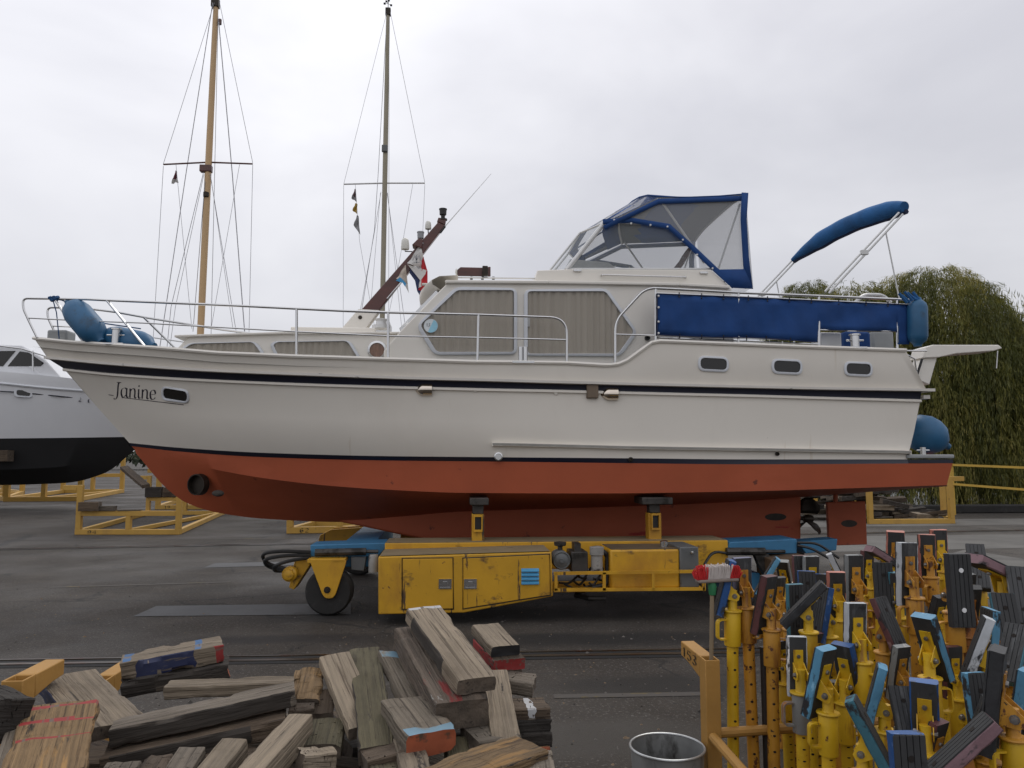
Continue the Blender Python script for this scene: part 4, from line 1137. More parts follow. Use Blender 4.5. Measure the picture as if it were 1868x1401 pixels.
k = MB(); k.tube([RL(124, 552, .1), RL(112, 547, .05), RL(96, 545, .05)], .012, 6); k.tube([RL(96, 545, .05), RL(103, 570, .2), RL(108, 618, .3)], .008, 6)
for d in range(5): k.lathe([(0, -.03), (.03, -.02), (.035, .01), (0, .03)], Matrix.Translation(RL(92 + d * 3.2, 545 + (d % 2) * 3 - 1.5, .02)) @ Matrix.Rotation(d, 4, 'X'), 8)
k.build('lashing', M_ROPE, f1)
f2 = fender(RL(188, 612, .28), RL(282, 632, .22), .17, 'blue fender lying flat on the foredeck behind the bollard')
k = MB(); k.tube([RL(190, 614, .3), RL(190, 590, .3), mir(RL(190, 572, .05))], .01, 6)
for d in range(4): k.lathe([(0, -.03), (.03, -.02), (.035, .01), (0, .03)], Matrix.Translation(RL(187 + d * 3, 602 + (d % 2) * 6, .28)), 8)
k.build('lashing', M_ROPE, f2)
q = P(1673, 545, YN + .15)
f3 = fender(P(1673, 543, YN + .15), P(1674, 632, YN + .15), .13, 'upright blue fender tied at the stern rail corner', e=.5)
k = MB(); 
for d in range(6): k.tube([P(1640 + d * 5, 535 + 4 * math.sin(d * 2), YN + .12), P(1655 + d * 5, 550 + 3 * math.cos(d), YN + .1)], .02, 6)
k.build('lashing', M_BLUE2, f3)
k = MB(); c_ = P(1690, 792, YC - .75)
k.lathe([(0, -.36), (.12, -.34), (.24, -.24), (.30, -.08), (.30, .05), (.26, .18), (.15, .3), (.06, .36), (.05, .42), (0, .42)], Matrix.Translation(P(1690, 796, YC - .9)) @ Matrix.Rotation(R(-62), 4, 'Y') @ Matrix.Rotation(R(180), 4, 'X') @ Matrix.Scale(.9, 4), 26)
zmin = min(v.co.z for v in k.bm.verts); bmesh.ops.translate(k.bm, verts=k.bm.verts, vec=(0, 0, zt - zmin + .002))
o = k.build('ball_fender', M_FEND, smooth=60); tag(o, 'round blue ball fender sitting on the bathing platform', 'fender', 'blue fenders on the white yacht')
# ================================================================ yellow self-propelled boat mover
M_YT = mat('mover_yellow', (0.56, 0.30, 0.014), 0.5, 0, 0.12, 1.5, blots=[((0.33, 0.15, 0.018), .55, .2, 1.2, (1, 1, .5)), ((0.12, 0.065, 0.02), .61, .10, 3.0, (1, 1, 1.6)), (RUST, .66, .04, 8.0, (1, 1, 1)), ((0.07, 0.04, 0.02), .62, .03, 3.5, (3, 3, .25)), ((0.42, 0.40, 0.36), .70, .02, 3.5, (1.5, 1, .8))], bump=.08, bscale=30)
M_YTOP = mat('mover_dirty_top', (0.22, 0.17, 0.10), .7, 0, .15, 2, blots=[((0.30, 0.16, 0.03), .58, .1, 2.0, (.4, 1, 1)), ((0.10, .06, .04), .62, .08, 3.5, (1, 1, 1))], bump=.1)
M_BT = mat('mover_blue', (0.035, 0.16, 0.30), .5, 0, .15, 2, blots=[((0.05, .05, .05), .66, .08, 4, (1, 1, 1)), ((.012, .05, .10), .55, .2, 1.5, (1, 1, 1))])
M_TYRE = mat('tyre_rubber', (0.022, 0.021, 0.020), .85, 0, .2, 5, blots=[((.06, .055, .05), .6, .1, 5, (1, 1, 1))], bump=.2)
M_OIL = mat('oily_steel', (0.06, 0.055, 0.05), .5, .5, .3, 5, blots=[((.02, .018, .015), .5, .1, 6, (1, 1, 1))])
M_GBOX = mat('grey_enamel', (0.11, 0.115, 0.115), .5, 0, .15, 3, blots=[((.04, .035, .03), .6, .1, 4, (1, 1, 2))])
YM = 9.0
mover = thing('boat_mover', (1.0, YM + .6, 0), 'long yellow self-propelled boat mover with blue axle arms under the white yacht', 'boat mover')
def poly(mb, px, Y, dy): return mb.prism([P(a, b, Y) for a, b in px], (0, dy, 0))
YBM = 9.72
# long side beams carrying the boat, near and far
b0, b1 = P(702, 990, YBM), P(1328, 986, YBM)
zt_ = (b0.z + b1.z) / 2
m = MB(); m.bb((b0.x, YBM, zt_ - .34), (b1.x, YBM + .55, zt_)); ch = m.build('side_beam', M_YT, mover, bevel=.012)
m = MB(); m.bb((b0.x + .01, YBM + .004, zt_), (b1.x - .02, YBM + .54, zt_ + .006)); m.build('tread_plate', M_YTOP, ch)
far0 = 2 * YC - YBM - .55
m = MB(); m.bb((b0.x, far0, zt_ - .34), (b1.x, far0 + .55, zt_)); m.build('side_beam', M_YT, mover, bevel=.012)
m = MB(); m.bb((b0.x - .55, YBM + .1, zt_ - .30), (b0.x - .15, far0 + .4, zt_ - .02)); m.build('cross_beam', M_BT, mover, bevel=.012)
m = MB(); m.bb((b1.x + .1, YBM + .1, .14), (b1.x + .45, far0 + .4, .42)); m.build('cross_beam', M_BT, mover, bevel=.012)
# engine box with two doors
bx = [(690, 1016), (1006, 1007), (1009, 1088), (846, 1118), (690, 1121)]
m = MB(); poly(m, bx, YM, YBM - YM - .006); eb = m.build('engine_box', M_YT, mover, bevel=.012)
tp = [P(690, 1015, YM), P(1006, 1006, YM)]
m = MB(); q = [tp[0] + Vector((.015, .02, .003)), tp[1] + Vector((-.015, .02, .003)), tp[1] + Vector((-.015, .66, .003)), tp[0] + Vector((.015, .66, .003))]
m.face([m.v(x) for x in q]); m.build('box_top', M_YTOP, eb, smooth=0)
def door(px, hp):
    m = MB(); poly(m, px, YM - .012, .012); c = [P(a, b, YM - .012) for a, b in px]
    d = m.build('access_door', M_YT, mover, bevel=.004)
    m = MB(); o = inset(c, .014); m.ring([x + Vector((0, .0105, 0)) for x in o], [x + Vector((0, .0105, 0)) for x in c], (0, .0, 0)) if False else m.tube([x + Vector((0, .009, 0)) for x in o], .007, 5, closed=True); m.build('door_gap', M_BLACK, d)
    h = P(*hp, YM - .012); m = MB(); m.ring([h + Vector((sx * .073, -.012, sz * .055)) for sx, sz in ((-1, -1), (1, -1), (1, 1), (-1, 1))], [h + Vector((sx * .055, -.012, sz * .038)) for sx, sz in ((-1, -1), (1, -1), (1, 1), (-1, 1))], (0, .012, 0))
    m.box(h + Vector((0, .0, 0)), (.11, .006, .08)); m.box(h + Vector((.0, -.01, .0)), (.05, .012, .05)); m.build('door_handle', M_STEEL, d)
    return d
door([(735, 1020), (825, 1019), (826, 1110), (735, 1111)], (812, 1065))
door([(846, 1019), (1001, 1012), (1003, 1085), (846, 1110)], (858, 1065))
m = MB(); 
for k in range(4):
    q0, q1 = P(951, 1037 + k * 7.5, YM - .014), P(983, 1043 + k * 7.5, YM - .014)
    m.prism([Vector((q0.x, YM - .012, q0.z)), Vector((q0.x, YM - .035, q1.z + .012)), Vector((q0.x, YM - .035, q1.z)), Vector((q0.x, YM - .012, q1.z))], (q1.x - q0.x, 0, 0))
m.build('louvre', mat('louvre_blue', (.05, .26, .46), .5, 0, .1, 3), eb)
# open frame with tank, filters and control box
YO = YM + .02
m = MB()
def rt(a, b, c, d, w=.035): m.beam(P(a, b, YO), P(c, d, YO), w, w)
rt(1010, 1046, 1285, 1042); rt(1010, 1076, 1285, 1074); 
for a in (1014, 1102, 1191, 1284): rt(a, 1044, a, 1077)
for a in (1014, 1284): m.beam(P(a, 1076, YO), P(a, 1076, YO) + Vector((0, .72, 0)), .03, .03)
m.bb((P(1010, 1076, YO).x, YO + .02, P(1010, 1078, YO).z - .02), (P(1284, 1076, YO).x, YO + .68, P(1010, 1078, YO).z))
m.build('guard_frame', M_YT, mover)
q0, q1 = P(1113, 1003, YO + .08), P(1241, 1073, YO + .08)
tk = MB().bb((q0.x, YO + .08, q1.z), (q1.x, YBM - .02, q0.z)).build('fuel_tank', M_YT, mover, bevel=.025)
c = P(1211, 990, YO + .3); MB().lathe([(.0, -.05), (.05, -.05), (.05, .02), (.035, .03), (0, .03)], Matrix.Translation(Vector((c.x, c.y, q0.z + .05))), 12).build('filler_cap', M_STEEL, tk)
m = MB(); m.bb((q0.x + .02, YO + .1, q0.z - .005), (q1.x - .02, YBM - .04, q0.z + .004)); m.build('tank_top', mat('dirty_tank_top', (.10, .07, .04), .7, 0, .25, 3), tk)
c = P(1024, 1022, YO + .1)
af = MB().lathe([(.105, -.25), (.11, .0), (.095, .03), (.085, .02), (.06, .035), (.03, .04), (.025, .06), (0, .06)], Matrix.Translation(c) @ Matrix.Rotation(R(90), 4, 'X'), 24).build('air_filter', M_GBOX, mover)
MB().lathe([(.03, 0), (.03, .06), (.07, .07), (.075, .11), (.0, .12)], Matrix.Translation(c + Vector((-.0, .1, .09))), 16).build('intake_cap', M_OIL, af)
q0, q1 = P(1042, 1007, YO + .12), P(1073, 1044, YO + .12)
en = MB().bb((q0.x, YO + .12, q1.z), (q1.x, YO + .5, q0.z)).build('engine_block', M_OIL, mover, bevel=.012)
MB().bb((q0.x + .05, YO + .2, q0.z), (q0.x + .13, YO + .4, q0.z + .09)).build('exhaust_stub', M_OIL, en)
m = MB(); c = P(1089, 1043, YO + .15); m.lathe([(.07, 0), (.07, .19), (.085, .2), (.085, .29), (.04, .3), (0, .3)], Matrix.Translation(c), 16); m.build('hydraulic_filter', mat('filter_grey', (.28, .27, .25), .5, 0, .2, 5, blots=[((.04, .035, .03), .55, .1, 5, (1, 1, 1))]), mover)
q0, q1 = P(1240, 998, YO + .06), P(1276, 1072, YO + .06)
cb_ = MB().bb((q0.x, YO + .06, q1.z), (q1.x, YBM - .02, q0.z)).build('control_box', M_GBOX, mover, bevel=.015)
MB().lathe([(0, .02), (.02, .018), (.025, 0)], Matrix.Translation(P(1262, 1008, YO + .06)) @ Matrix.Rotation(R(90), 4, 'X'), 10).build('lock', M_STEEL, cb_)
m = MB(); rr = random.Random(5)
for k in range(9):
    a = P(1020 + k * 9, 1060 + rr.uniform(-8, 10), YO + .2 + .05 * (k % 3)); b = a + Vector((rr.uniform(.1, .4), rr.uniform(.0, .25), rr.uniform(-.12, .12)))
    m.tube(arc([a, a.lerp(b, .4) + Vector((0, 0, -.07)), b], .1, 5), .014, 6)
m.tube(arc([P(1098, 1005, YO + .2), P(1108, 1012, YO + .2), P(1108, 1066, YO + .2), P(1080, 1072, YO + .2)], .06, 5), .03, 8)
m.build('hydraulic_hose', M_BLACK, mover)
m = MB(); m.tube([P(1050, 1086, YO + .4), P(1075, 1092, YO + .2), P(1104, 1092, YO + .2)], .03, 8); m.build('exhaust_pipe', M_OIL, mover)
# front blue arm and swivel wheel
m = MB(); poly(m, [(566, 994), (704, 990), (704, 1000), (690, 1016), (566, 1016)], YBM + .05, .42); arm = m.build('axle_arm', M_BT, mover, bevel=.012)
m = MB(); m.tube([P(575, 1008, YBM - .02), P(668, 1006, YBM - .02)], .045, 10); m.tube([P(668, 1006, YBM - .02), P(690, 1006, YBM - .02)], .022, 8); m.build('steering_ram', M_OIL, arm)
m = MB(); c = P(681, 1040, YBM - .05); m.lathe([(.06, -.02), (.06, .17), (.05, .19), (0, .19)], Matrix.Translation(c), 14); m.build('hydraulic_filter', MATS['filter_grey'], arm)
m = MB(); poly(m, [(640, 1016), (668, 1016), (664, 1042), (640, 1040)], YBM, .3); m.build('bracket', M_GBOX, arm, bevel=.01)
def wheel(cx, cy, Y, r, w, label=None):
    c = P(cx, cy, Y); c.z = r; Mx = Matrix.Translation(c + Vector((0, w, 0))) @ Matrix.Rotation(R(90), 4, 'X')
    k = MB(); k.lathe([(r * .55, 0), (r * .9, .005), (r * .98, .03), (r, .06), (r, w - .06), (r * .98, w - .03), (r * .9, w - .005), (r * .55, w)], Mx, 36)
    t = k.build('wheel', M_TYRE, mover)
    k = MB(); k.lathe([(r * .56, .02), (r * .56, w - .02), (r * .45, w - .05), (r * .2, w - .06), (0, w - .06)], Mx, 24); k.build('rim', M_YT, t)
    return c
wc = wheel(599, 1070, YBM - .12, .285, .26)
for dy, nm in ((-.17, 'wheel_fork'), (.17, 'wheel_fork')):
    m = MB(); pp = [P(a, b, YBM + dy) for a, b in ((565, 1024), (633, 1021), (612, 1085), (606, 1092), (594, 1092), (588, 1085))]
    m.prism(rpoly(pp, .05, 4), (0, .03, 0)); wf = m.build(nm, M_YT, mover, bevel=.006)
    m = MB(); q = P(597, 1076, YBM + dy); m.lathe([(0, .03), (.02, .03), (.02, .012), (.04, .012), (.04, 0)], Matrix.Translation(q) @ Matrix.Rotation(R(90), 4, 'X'), 12); m.build('axle_bolt', M_BRONZE, wf)
m = MB(); m.bb((P(565, 1022, YBM).x, YBM - .17, P(565, 1024, YBM).z), (P(633, 1022, YBM).x, YBM + .2, P(565, 1017, YBM).z)); m.build('fork_crown', M_YT, mover, bevel=.006)
m = MB(); m.prism([P(a, b, YBM) for a, b in ((527, 1072), (536, 1076), (566, 1030), (553, 1018), (537, 1024))], (0, .3, 0)); m.build('motor_bracket', M_YT, mover, bevel=.008)
m = MB(); c = P(530, 1046, YBM - .06); m.lathe([(.05, -.05), (.09, -.04), (.09, .08), (.06, .1), (.06, .14), (.03, .15), (0, .15)], Matrix.Translation(c) @ Matrix.Rotation(R(90), 4, 'X'), 16)
for k in range(6): m.cyl(c + Vector((.06 * math.cos(k), -.1, .06 * math.sin(k))), c + Vector((.06 * math.cos(k), -.13, .06 * math.sin(k))), .012, n=6)
m.build('drive_motor', M_YT, mover, bevel=.004)
m = MB()
for (p, q, r_) in (((566, 1007), (476, 1009), 12), ((566, 1012), (480, 1020), 4), ((566, 1017), (500, 1032), 6)):
    a, b = P(*p, YBM), P(*q, YBM - .3)
    m.tube(arc([a, a.lerp(b, .6) + Vector((0, 0, .02)), b, b.lerp(P(530, 1040, YBM), .4) + Vector((-.1, .1, -.06)), P(532, 1040, YBM - .08)], .25, 6), .022, 7)
m.build('hydraulic_hose', M_BLACK, mover)
# far front wheel with its mudguard
q = P(640, 990, 12.9)
m = MB(); mg = [P(a, b, 12.75) for a, b in ((578, 994), (584, 976), (604, 966), (678, 961), (672, 990))]; m.prism(mg, (0, .04, 0)); m.prism([p + Vector((0, .36, 0)) for p in mg], (0, .04, 0)); m.build('wheel_fork', M_YT, mover, bevel=.01)
wheel(655, 990, 12.82, .36, .28)
# rear blue arm, rear wheel
m = MB(); poly(m, [(1331, 989), (1454, 983), (1454, 1010), (1322, 1012)], YBM + .02, .5); ra = m.build('axle_arm', M_BT, mover, bevel=.012)
m = MB(); poly(m, [(1456, 988), (1528, 983), (1526, 1004), (1470, 1010)], YBM + .5, .3); m.build('arm_extension', M_BT, ra, bevel=.01)
m = MB(); m.tube([P(1325, 1006, YBM - .04), P(1395, 1006, YBM - .04)], .05, 10); m.tube([P(1395, 1006, YBM - .04), P(1432, 1006, YBM - .04)], .022, 8); m.build('steering_ram', M_OIL, ra)
m = MB(); poly(m, [(1376, 1010), (1402, 1010), (1416, 1040), (1396, 1050), (1384, 1030)], YBM - .05, .1); m.build('bracket', M_OIL, ra, bevel=.01)
m = MB(); m.tube(arc([P(1285, 1030, YBM - .2), P(1300, 1005, YBM - .1), P(1330, 1010, YBM - .05)], .2, 6), .018, 6); m.tube(arc([P(1455, 990, YBM), P(1490, 990, YBM - .1), P(1530, 1018, YBM - .1)], .3, 6), .018, 6); m.tube(arc([P(1455, 995, YBM), P(1480, 1000, YBM - .1), P(1515, 1020, YBM - .1)], .3, 6), .018, 6); m.build('hydraulic_hose', M_BLACK, mover)
wheel(1440, 1068, YBM - .1, .285, .26); wheel(1440, 1000, 12.9, .285, .26)
m = MB(); poly(m, [(1406, 1020), (1474, 1014), (1474, 1060), (1410, 1068)], YBM - .25, .5); m.build('rear_fork_box', mat('rusty_brown', (.10, .06, .03), .7, 0, .3, 4), mover, bevel=.012)
# hydraulic props under the hull
def support(px0, px1, pyt, pyb, padx, padt, Y):
    q0, q1 = P(px0, pyt, Y), P(px1, pyb, Y)
    s = MB().bb((q0.x, Y, zt_), (q1.x, Y + .17, q0.z)).build('support_post', M_YT, mover, bevel=.006)
    cx = (q0.x + q1.x) / 2; zc = P(0, (pyt + pyb) / 2 - 2, Y).z
    m = MB(); o = [Vector((cx + sx * .055, Y - .05, zc + sz * .105)) for sx, sz in ((-1, -1), (1, -1), (1, 1), (-1, 1))]
    m.ring(o, [Vector((cx, Y - .05, zc)) + (x - Vector((cx, Y - .05, zc))) * .76 for x in o], (0, .05, 0)); m.build('socket', M_YT, s)
    m = MB(); m.box((cx, Y - .004, zc), (.08, .008, .16)); m.build('socket_hole', M_BLACK, s)
    p0, p1 = P(padx[0], padt, Y), P(padx[1], pyt, Y)
    m = MB(); m.bb((p0.x, Y - .1, p0.z - .09), (p1.x, Y + .35, p0.z)); m.bb((cx - .07, Y, q0.z), (cx + .07, Y + .15, p0.z - .09)); m.build('support_pad', M_OIL, s, bevel=.01)
support(861, 883, 938, 986, (857, 891), 908, YBM + .12)
support(1183, 1207, 936, 986, (1168, 1224), 907, YBM + .12)
for s in (862, 1192):
    q = P(s, 986, YBM); MB().bb((q.x, 2 * YC - YBM - .4, zt_), (q.x + .17, 2 * YC - YBM - .23, zt_ + .5)).build('support_post', M_YT, mover, bevel=.006)
# keel blocks on the cross beams
# ================================================================ weathered timber
GR = (.22, 9, 9)
def wood(name, col, var=.28, blots=(), rough=.88):
    return mat(name, col, rough, 0, var, 5.0, GR, blots=[((col[0] * .38, col[1] * .35, col[2] * .33), .55, .08, 9.0, (.10, 7, 7)), ((min(1, col[0] * 1.45), min(1, col[1] * 1.42), min(1, col[2] * 1.4)), .6, .12, 4.0, (.3, 3, 3)), ((.03, .024, .02), .64, .05, 14.0, (.3, 1, 1)), ((.018, .013, .010), .63, .02, 7.0, (.09, 9, 9)), ((col[0] * .5, col[1] * .48, col[2] * .46), .50, .22, 1.3, (1, 2, 2)), ((col[0] * 1.25, col[1] * 1.28, col[2] * 1.36), .57, .12, 1.9, (.7, 2, 2))] + list(blots), bump=1.0, bscale=7.0, rnd=.25)
W_PALE = wood('pale_timber', (.215, .172, .122))
W_GREY = wood('grey_timber', (.145, .12, .092))
W_BROWN = wood('brown_timber', (.088, .062, .040))
W_MOSS = wood('mossy_timber', (.085, .072, .04))
W_DARK = wood('dark_timber', (.040, .033, .027))
W_ROT = wood('rotten_timber', (.18, .115, .055), .4, blots=[((.30, .17, .06), .58, .08, 6.0, (.4, 3, 3)), ((.02, .014, .01), .62, .05, 8.0, (.3, 3, 3))])
W_END = mat('timber_end_grain', (.105, .082, .062), .95, 0, .35, 14, blots=[((.03, .024, .02), .6, .08, 22, (1, 1, 1))], bump=.5, bscale=30, rnd=.2)
W_RED = wood('red_flaked_timber', (.13, .10, .075), .3, blots=[((.23, .035, .03), .58, .05, 4.0, (.5, 2, 2)), ((.32, .31, .29), .66, .03, 5.0, (.6, 2, 2))])
W_BLU = wood('blue_flaked_timber', (.14, .115, .085), .3, blots=[((.10, .19, .26), .67, .05, 3.0, (.5, 2, 2)), ((.25, .09, .03), .64, .05, 3.5, (.5, 2, 2))])
PT = {'dark_side': mat('dark_side_brown', (.035, .028, .022), .9, 0, .3, 6, (.3, 4, 4), blots=[((.13, .105, .08), .52, .10, 3.0, (.3, 4, 4))], bump=.8, bscale=8), 'blue': mat('paint_blue', (.035, .10, .22), .7, 0, .25, 8, blots=[((.14, .115, .09), .54, .08, 9, (.4, 2, 2))]), 'navy': mat('paint_navy', (.012, .018, .06), .6, 0, .2, 8, blots=[((.12, .095, .07), .53, .05, 9, (.35, 3, 3))]),  # first entry: blotchy dark brown laid on side faces of some timbers
      'red': mat('paint_red', (.25, .022, .02), .7, 0, .2, 8, blots=[((.12, .09, .07), .54, .05, 10, (.4, 3, 3))]), 'white': mat('paint_white', (.38, .38, .38), .7, 0, .1, 8, blots=[((.12, .10, .08), .55, .05, 10, (.4, 3, 3))]),
      'orange': mat('paint_orange', (.30, .075, .03), .75, 0, .25, 8, blots=[((.08, .05, .03), .56, .08, 9, (1, 1, 1))]), 'black': mat('paint_black', (.012, .012, .013), .6, 0, .2, 8), 'lblue': mat('paint_pale_blue', (.13, .22, .28), .75, 0, .2, 8, blots=[((.16, .13, .09), .55, .1, 6, (1, 1, 1))])}
TB = random.Random(21)
def timber(p, q, w, h, roll, m, label, bands=(), rough=1.0, seed=None, group='loose timber blocks in the heap', name='timber_block', side=None, end=None):
    """oriented baulk: p->q is the centre line of its TOP face. bands = [(u0,u1,faces,paint)], faces of 'tfbes' (top, viewer side, bottom, ends)"""
    p, q = Vector(p), Vector(q); seed = seed if seed is not None else TB.random() * 90
    X = (q - p).normalized(); Yv = Vector((0, 0, 1)).cross(X); Yv = Yv.normalized() if Yv.length > .05 else Vector((0, 1, 0))
    Zv = X.cross(Yv); Rm = Matrix((X, Yv, Zv)).transposed() @ Matrix.Rotation(R(roll), 3, 'X')
    L = (q - p).length; nx = 40
    mb = MB(); mats = [m, W_END]; idx = {}
    for b in bands:
        if b[3] not in idx: idx[b[3]] = len(mats); mats.append(PT[b[3]])
    if side and side not in idx: idx[side] = len(mats); mats.append(PT[side])
    if end and end not in idx: idx[end] = len(mats); mats.append(PT[end])
    c = .002 + .002 * rough; ring_ = []
    def sec():
        a, b = w / 2, h / 2; o = []
        for (y0, z0, y1, z1) in ((-a + c, b, a - c, b), (a, b - c, a, -b + c), (a - c, -b, -a + c, -b), (-a, -b + c, -a, b - c)):
            for k in range(5): o.append((y0 + (y1 - y0) * k / 4, z0 + (z1 - z0) * k / 4))
        return o
    S_ = sec(); rings = []
    for i in range(nx + 1):
        u = i / nx; row = []
        for j, (y, z) in enumerate(S_):
            pt = Vector((u * 6 * L + seed, y * 9, z * 9 + seed))
            d = noise.noise(pt) * .006 * rough + noise.noise(pt * 3.1) * .003 * rough
            corner = 1 if j % 5 in (0, 4) else 0
            if corner: d -= max(0, noise.noise(pt * 1.7 + Vector((7, 3, 1))) - .12) * .030 * rough
            k_ = 1 + d / max(.02, math.hypot(y, z))
            ex = noise.noise(Vector((y * 30, z * 30, seed + u * 9))) * .008 * rough if i in (0, nx) else noise.noise(Vector((y * 55, z * 55, seed + i * .7))) * .016
            row.append(mb.v((u * L + ex - L / 2 * 0, y * k_, z * k_ - h / 2)))
        rings.append(row)
    n = len(S_)
    def fm(i, j):
        fc = 't' if j < 5 else ('b' if j < 10 else ('u' if j < 15 else 'f'))
        # face order around the section: top, +y side, bottom, -y side
        for (u0, u1, fs, pn) in bands:
            if fc in fs and u0 <= (i + .5) / nx <= u1 and (pn == 'dark_side' or noise.noise(Vector((i * .55, j * .9, seed))) < .62): return idx[pn]
        if side and fc in 'fb' and noise.noise(Vector((i * .4, j * .7, seed + 4))) < .40: return idx[side]
        return 0
    for i in range(nx):
        for j in range(n):
            mb.mi = fm(i, j); k = (j + 1) % n; mb.face([rings[i][j], rings[i][k], rings[i+1][k], rings[i+1][j]])
    for i, fl in ((0, False), (nx, True)):
        mb.mi = idx[end] if end else 1; cen = sum((v.co for v in rings[i]), Vector()) / n + Vector(((.004 if i == 0 else -.004), 0, 0)); cv = mb.v(cen)
        for j in range(n): mb.face([cv, rings[i][j], rings[i][(j + 1) % n]])
    o = mb.build(name, mats, smooth=28)
    o.matrix_basis = Matrix.Translation(p) @ Rm.to_4x4()
    return tag(o, label, 'timber', group)
def pxt(a, Ya, b, Yb, w, h, roll, m, label, **k):
    return timber(P(*a, Ya), P(*b, Yb), w, h, roll, m, label, **k)
# ================================================================ boat cradles
M_CY = mat('cradle_yellow', (0.46, 0.27, 0.05), .55, 0, .10, 2, blots=[((.38, .22, .05), .56, .15, 2.0, (1, 1, .6)), (RUST, .69, .04, 8, (1, 1, 1)), ((.13, .09, .04), .66, .06, 5, (1, 1, 1))])
M_STEN = mat('stencil_black', (.015, .013, .01), .7)
DIG = {'0': [curve([(.5, 1), (.1, .5), (.5, 0), (.9, .5), (.5, 1)])], '1': [[(.3, .8), (.55, 1), (.55, 0)]], '2': [curve([(.1, .8), (.5, 1), (.85, .7), (.1, 0)]) + [(.9, 0)]],
       '3': [curve([(.1, .9), (.6, 1), (.8, .75), (.45, .55), (.85, .25), (.5, 0), (.1, .1)])], '4': [[(.7, 0), (.7, 1), (.05, .3), (.95, .3)]], '5': [[(.85, 1), (.2, 1), (.15, .55)] + curve([(.15, .55), (.6, .6), (.85, .3), (.5, 0), (.1, .1)])],
       '6': [curve([(.8, .9), (.4, .9), (.12, .4), (.45, 0), (.85, .3), (.5, .55), (.15, .35)])], '9': [curve([(.85, .65), (.5, .45), (.15, .7), (.5, 1), (.85, .7), (.75, .2), (.3, 0)])]}
def number(txt, par, o, dx, dz, lift, adv=1.25):
    mb = MB(); st = []
    for i, c in enumerate(txt): st += [[(x + i * adv, z) for x, z in s_] for s_ in DIG[c]]
    strokes_mesh(mb, st, lambda x, z: o + dx * x + dz * z + lift, (.13, .13), 30)
    return mb.build('lettering', M_STEN, par, smooth=0, recalc=False)
def cradle(FL, FR, BR, label, hfl=1.15, hfr=1.0, hb=1.25, mid=.52, num=None, s=.13, brk=(1, 0, 1), diag=True, mids=True):
    """open steel boat cradle: ground frame, four posts with sideways brackets, cross rails"""
    FL, FR, BR = [Vector((v.x, v.y, 0)) for v in (FL, FR, BR)]; BL = FL + BR - FR
    root = thing('boat_cradle', FL, label, 'boat cradle', 'yellow steel boat cradles'); h = s / 2; up = Vector((0, 0, h))
    ex = (FR - FL).normalized()
    m = MB()
    for a, b in ((FL, FR), (BL, BR)): m.beam(a + up - ex * h, b + up + ex * h, s, s)
    for a, b in ((FL, BL), (FR, BR)):
        d = (b - a).normalized() * (h + .002); m.beam(a + up + d, b + up - d, s * .92, s * .92)
    if diag:
        a, b = FL.lerp(FR, .45), BR; d = (b - a).normalized(); m.beam(a + up + d * s * .8, b + up - d * s * .8, s * .8, s * .8)
    m.build('ground_frame', M_CY, root, bevel=.008)
    for c, hh, sgn in ((FL, hfl, -1 if brk[0] else 0), (FR, hfr, 1 if brk[1] else 0), (BL, hb, -1 if brk[2] else 0), (BR, hb * .9, 0)):
        m = MB(); m.beam(c + Vector((0, 0, s)), c + Vector((0, 0, hh)), s * .98, s * .98)
        if sgn: m.beam(c + Vector((0, 0, hh - h)) + ex * sgn * (h + .001), c + Vector((0, 0, hh - h)) + ex * sgn * .42, s * .95, s * .95)
        m.build('post', M_CY, root, bevel=.006)
    for a, b in ((FL, FR), (BL, BR)) if mids else ():
        m = MB(); z = Vector((0, 0, mid)); m.beam(a + z + ex * (h + .002), b + z - ex * (h + .002), s * .8, s * .95)
        mp2 = a.lerp(b, .5); m.beam(mp2 + Vector((0, 0, s + .002)), mp2 + Vector((0, 0, mid - h)), s * .9, s)
        m.build('cross_rail', M_CY, root, bevel=.006)
    if num: number(num, root, FL + ex * .25 + Vector((0, 0, s * .18)), ex * .10, Vector((0, 0, s * .62)), (Vector((0, -1, 0)) * (h + .004)))
    return root
FL, FR, BR = G(143, 975), G(325, 975), G(405, 939)
cradle(FL, FR, BR, 'yellow boat cradle stencilled 94 with two short blocks on its rail', 1.22, 1.02, 1.30, .52, '94')
def restblock(px0, px1, pyt, Y, w, h, m, label, z=None, roll=0, group='loose timber on the cradles behind'):
    a, b = P(px0, pyt, Y), P(px1, pyt, Y)
    if z is not None: a.z = b.z = z
    return timber(a, b, w, h, roll, m, label, group=group)
Yc94 = (FL.y + FR.y) / 2
zr = .52 + .062
restblock(147, 183, 909, Yc94 + .0, .22, .22, W_BROWN, 'square brown block on the cross rail of cradle 94', zr + .222)
restblock(183, 212, 916, Yc94 + .02, .14, .12, W_GREY, 'splintered grey block on the cross rail of cradle 94', zr + .122)
restblock(215, 258, 926, Yc94, .12, .03, W_GREY, 'thin grey slat lying on the cross rail of cradle 94', zr + .034)
cradle(G(288, 929), G(372, 929), G(400, 915), 'yellow boat cradle stencilled 19 mostly hidden under the bow of the yacht', 1.5, 1.3, 1.5, .7, '19', .16, (1, 0, 0))
zb = .52 + .062
bl94 = FL + BR - FR
restblock(268, 297, 888, bl94.y, .3, .34, W_DARK, 'dark square block on the rear rail of cradle 94', zb + .342)
restblock(300, 330, 890, bl94.y, .3, .32, W_BROWN, 'brown square block next to the dark one on the rear rail of cradle 94', zb + .322)
pxt((226, 850), 24.5, (266, 884), 23.0, .22, .1, 10, W_BROWN, 'long brown prop plank leaning down behind cradle 94', group='loose timber on the cradles behind')
cradle(G(12, 915), G(146, 914), G(222, 899), 'shaded yellow boat cradle under the black-bottomed white boat', 1.2, 2.35, 2.4, .95, None, .2, (1, 1, 0))
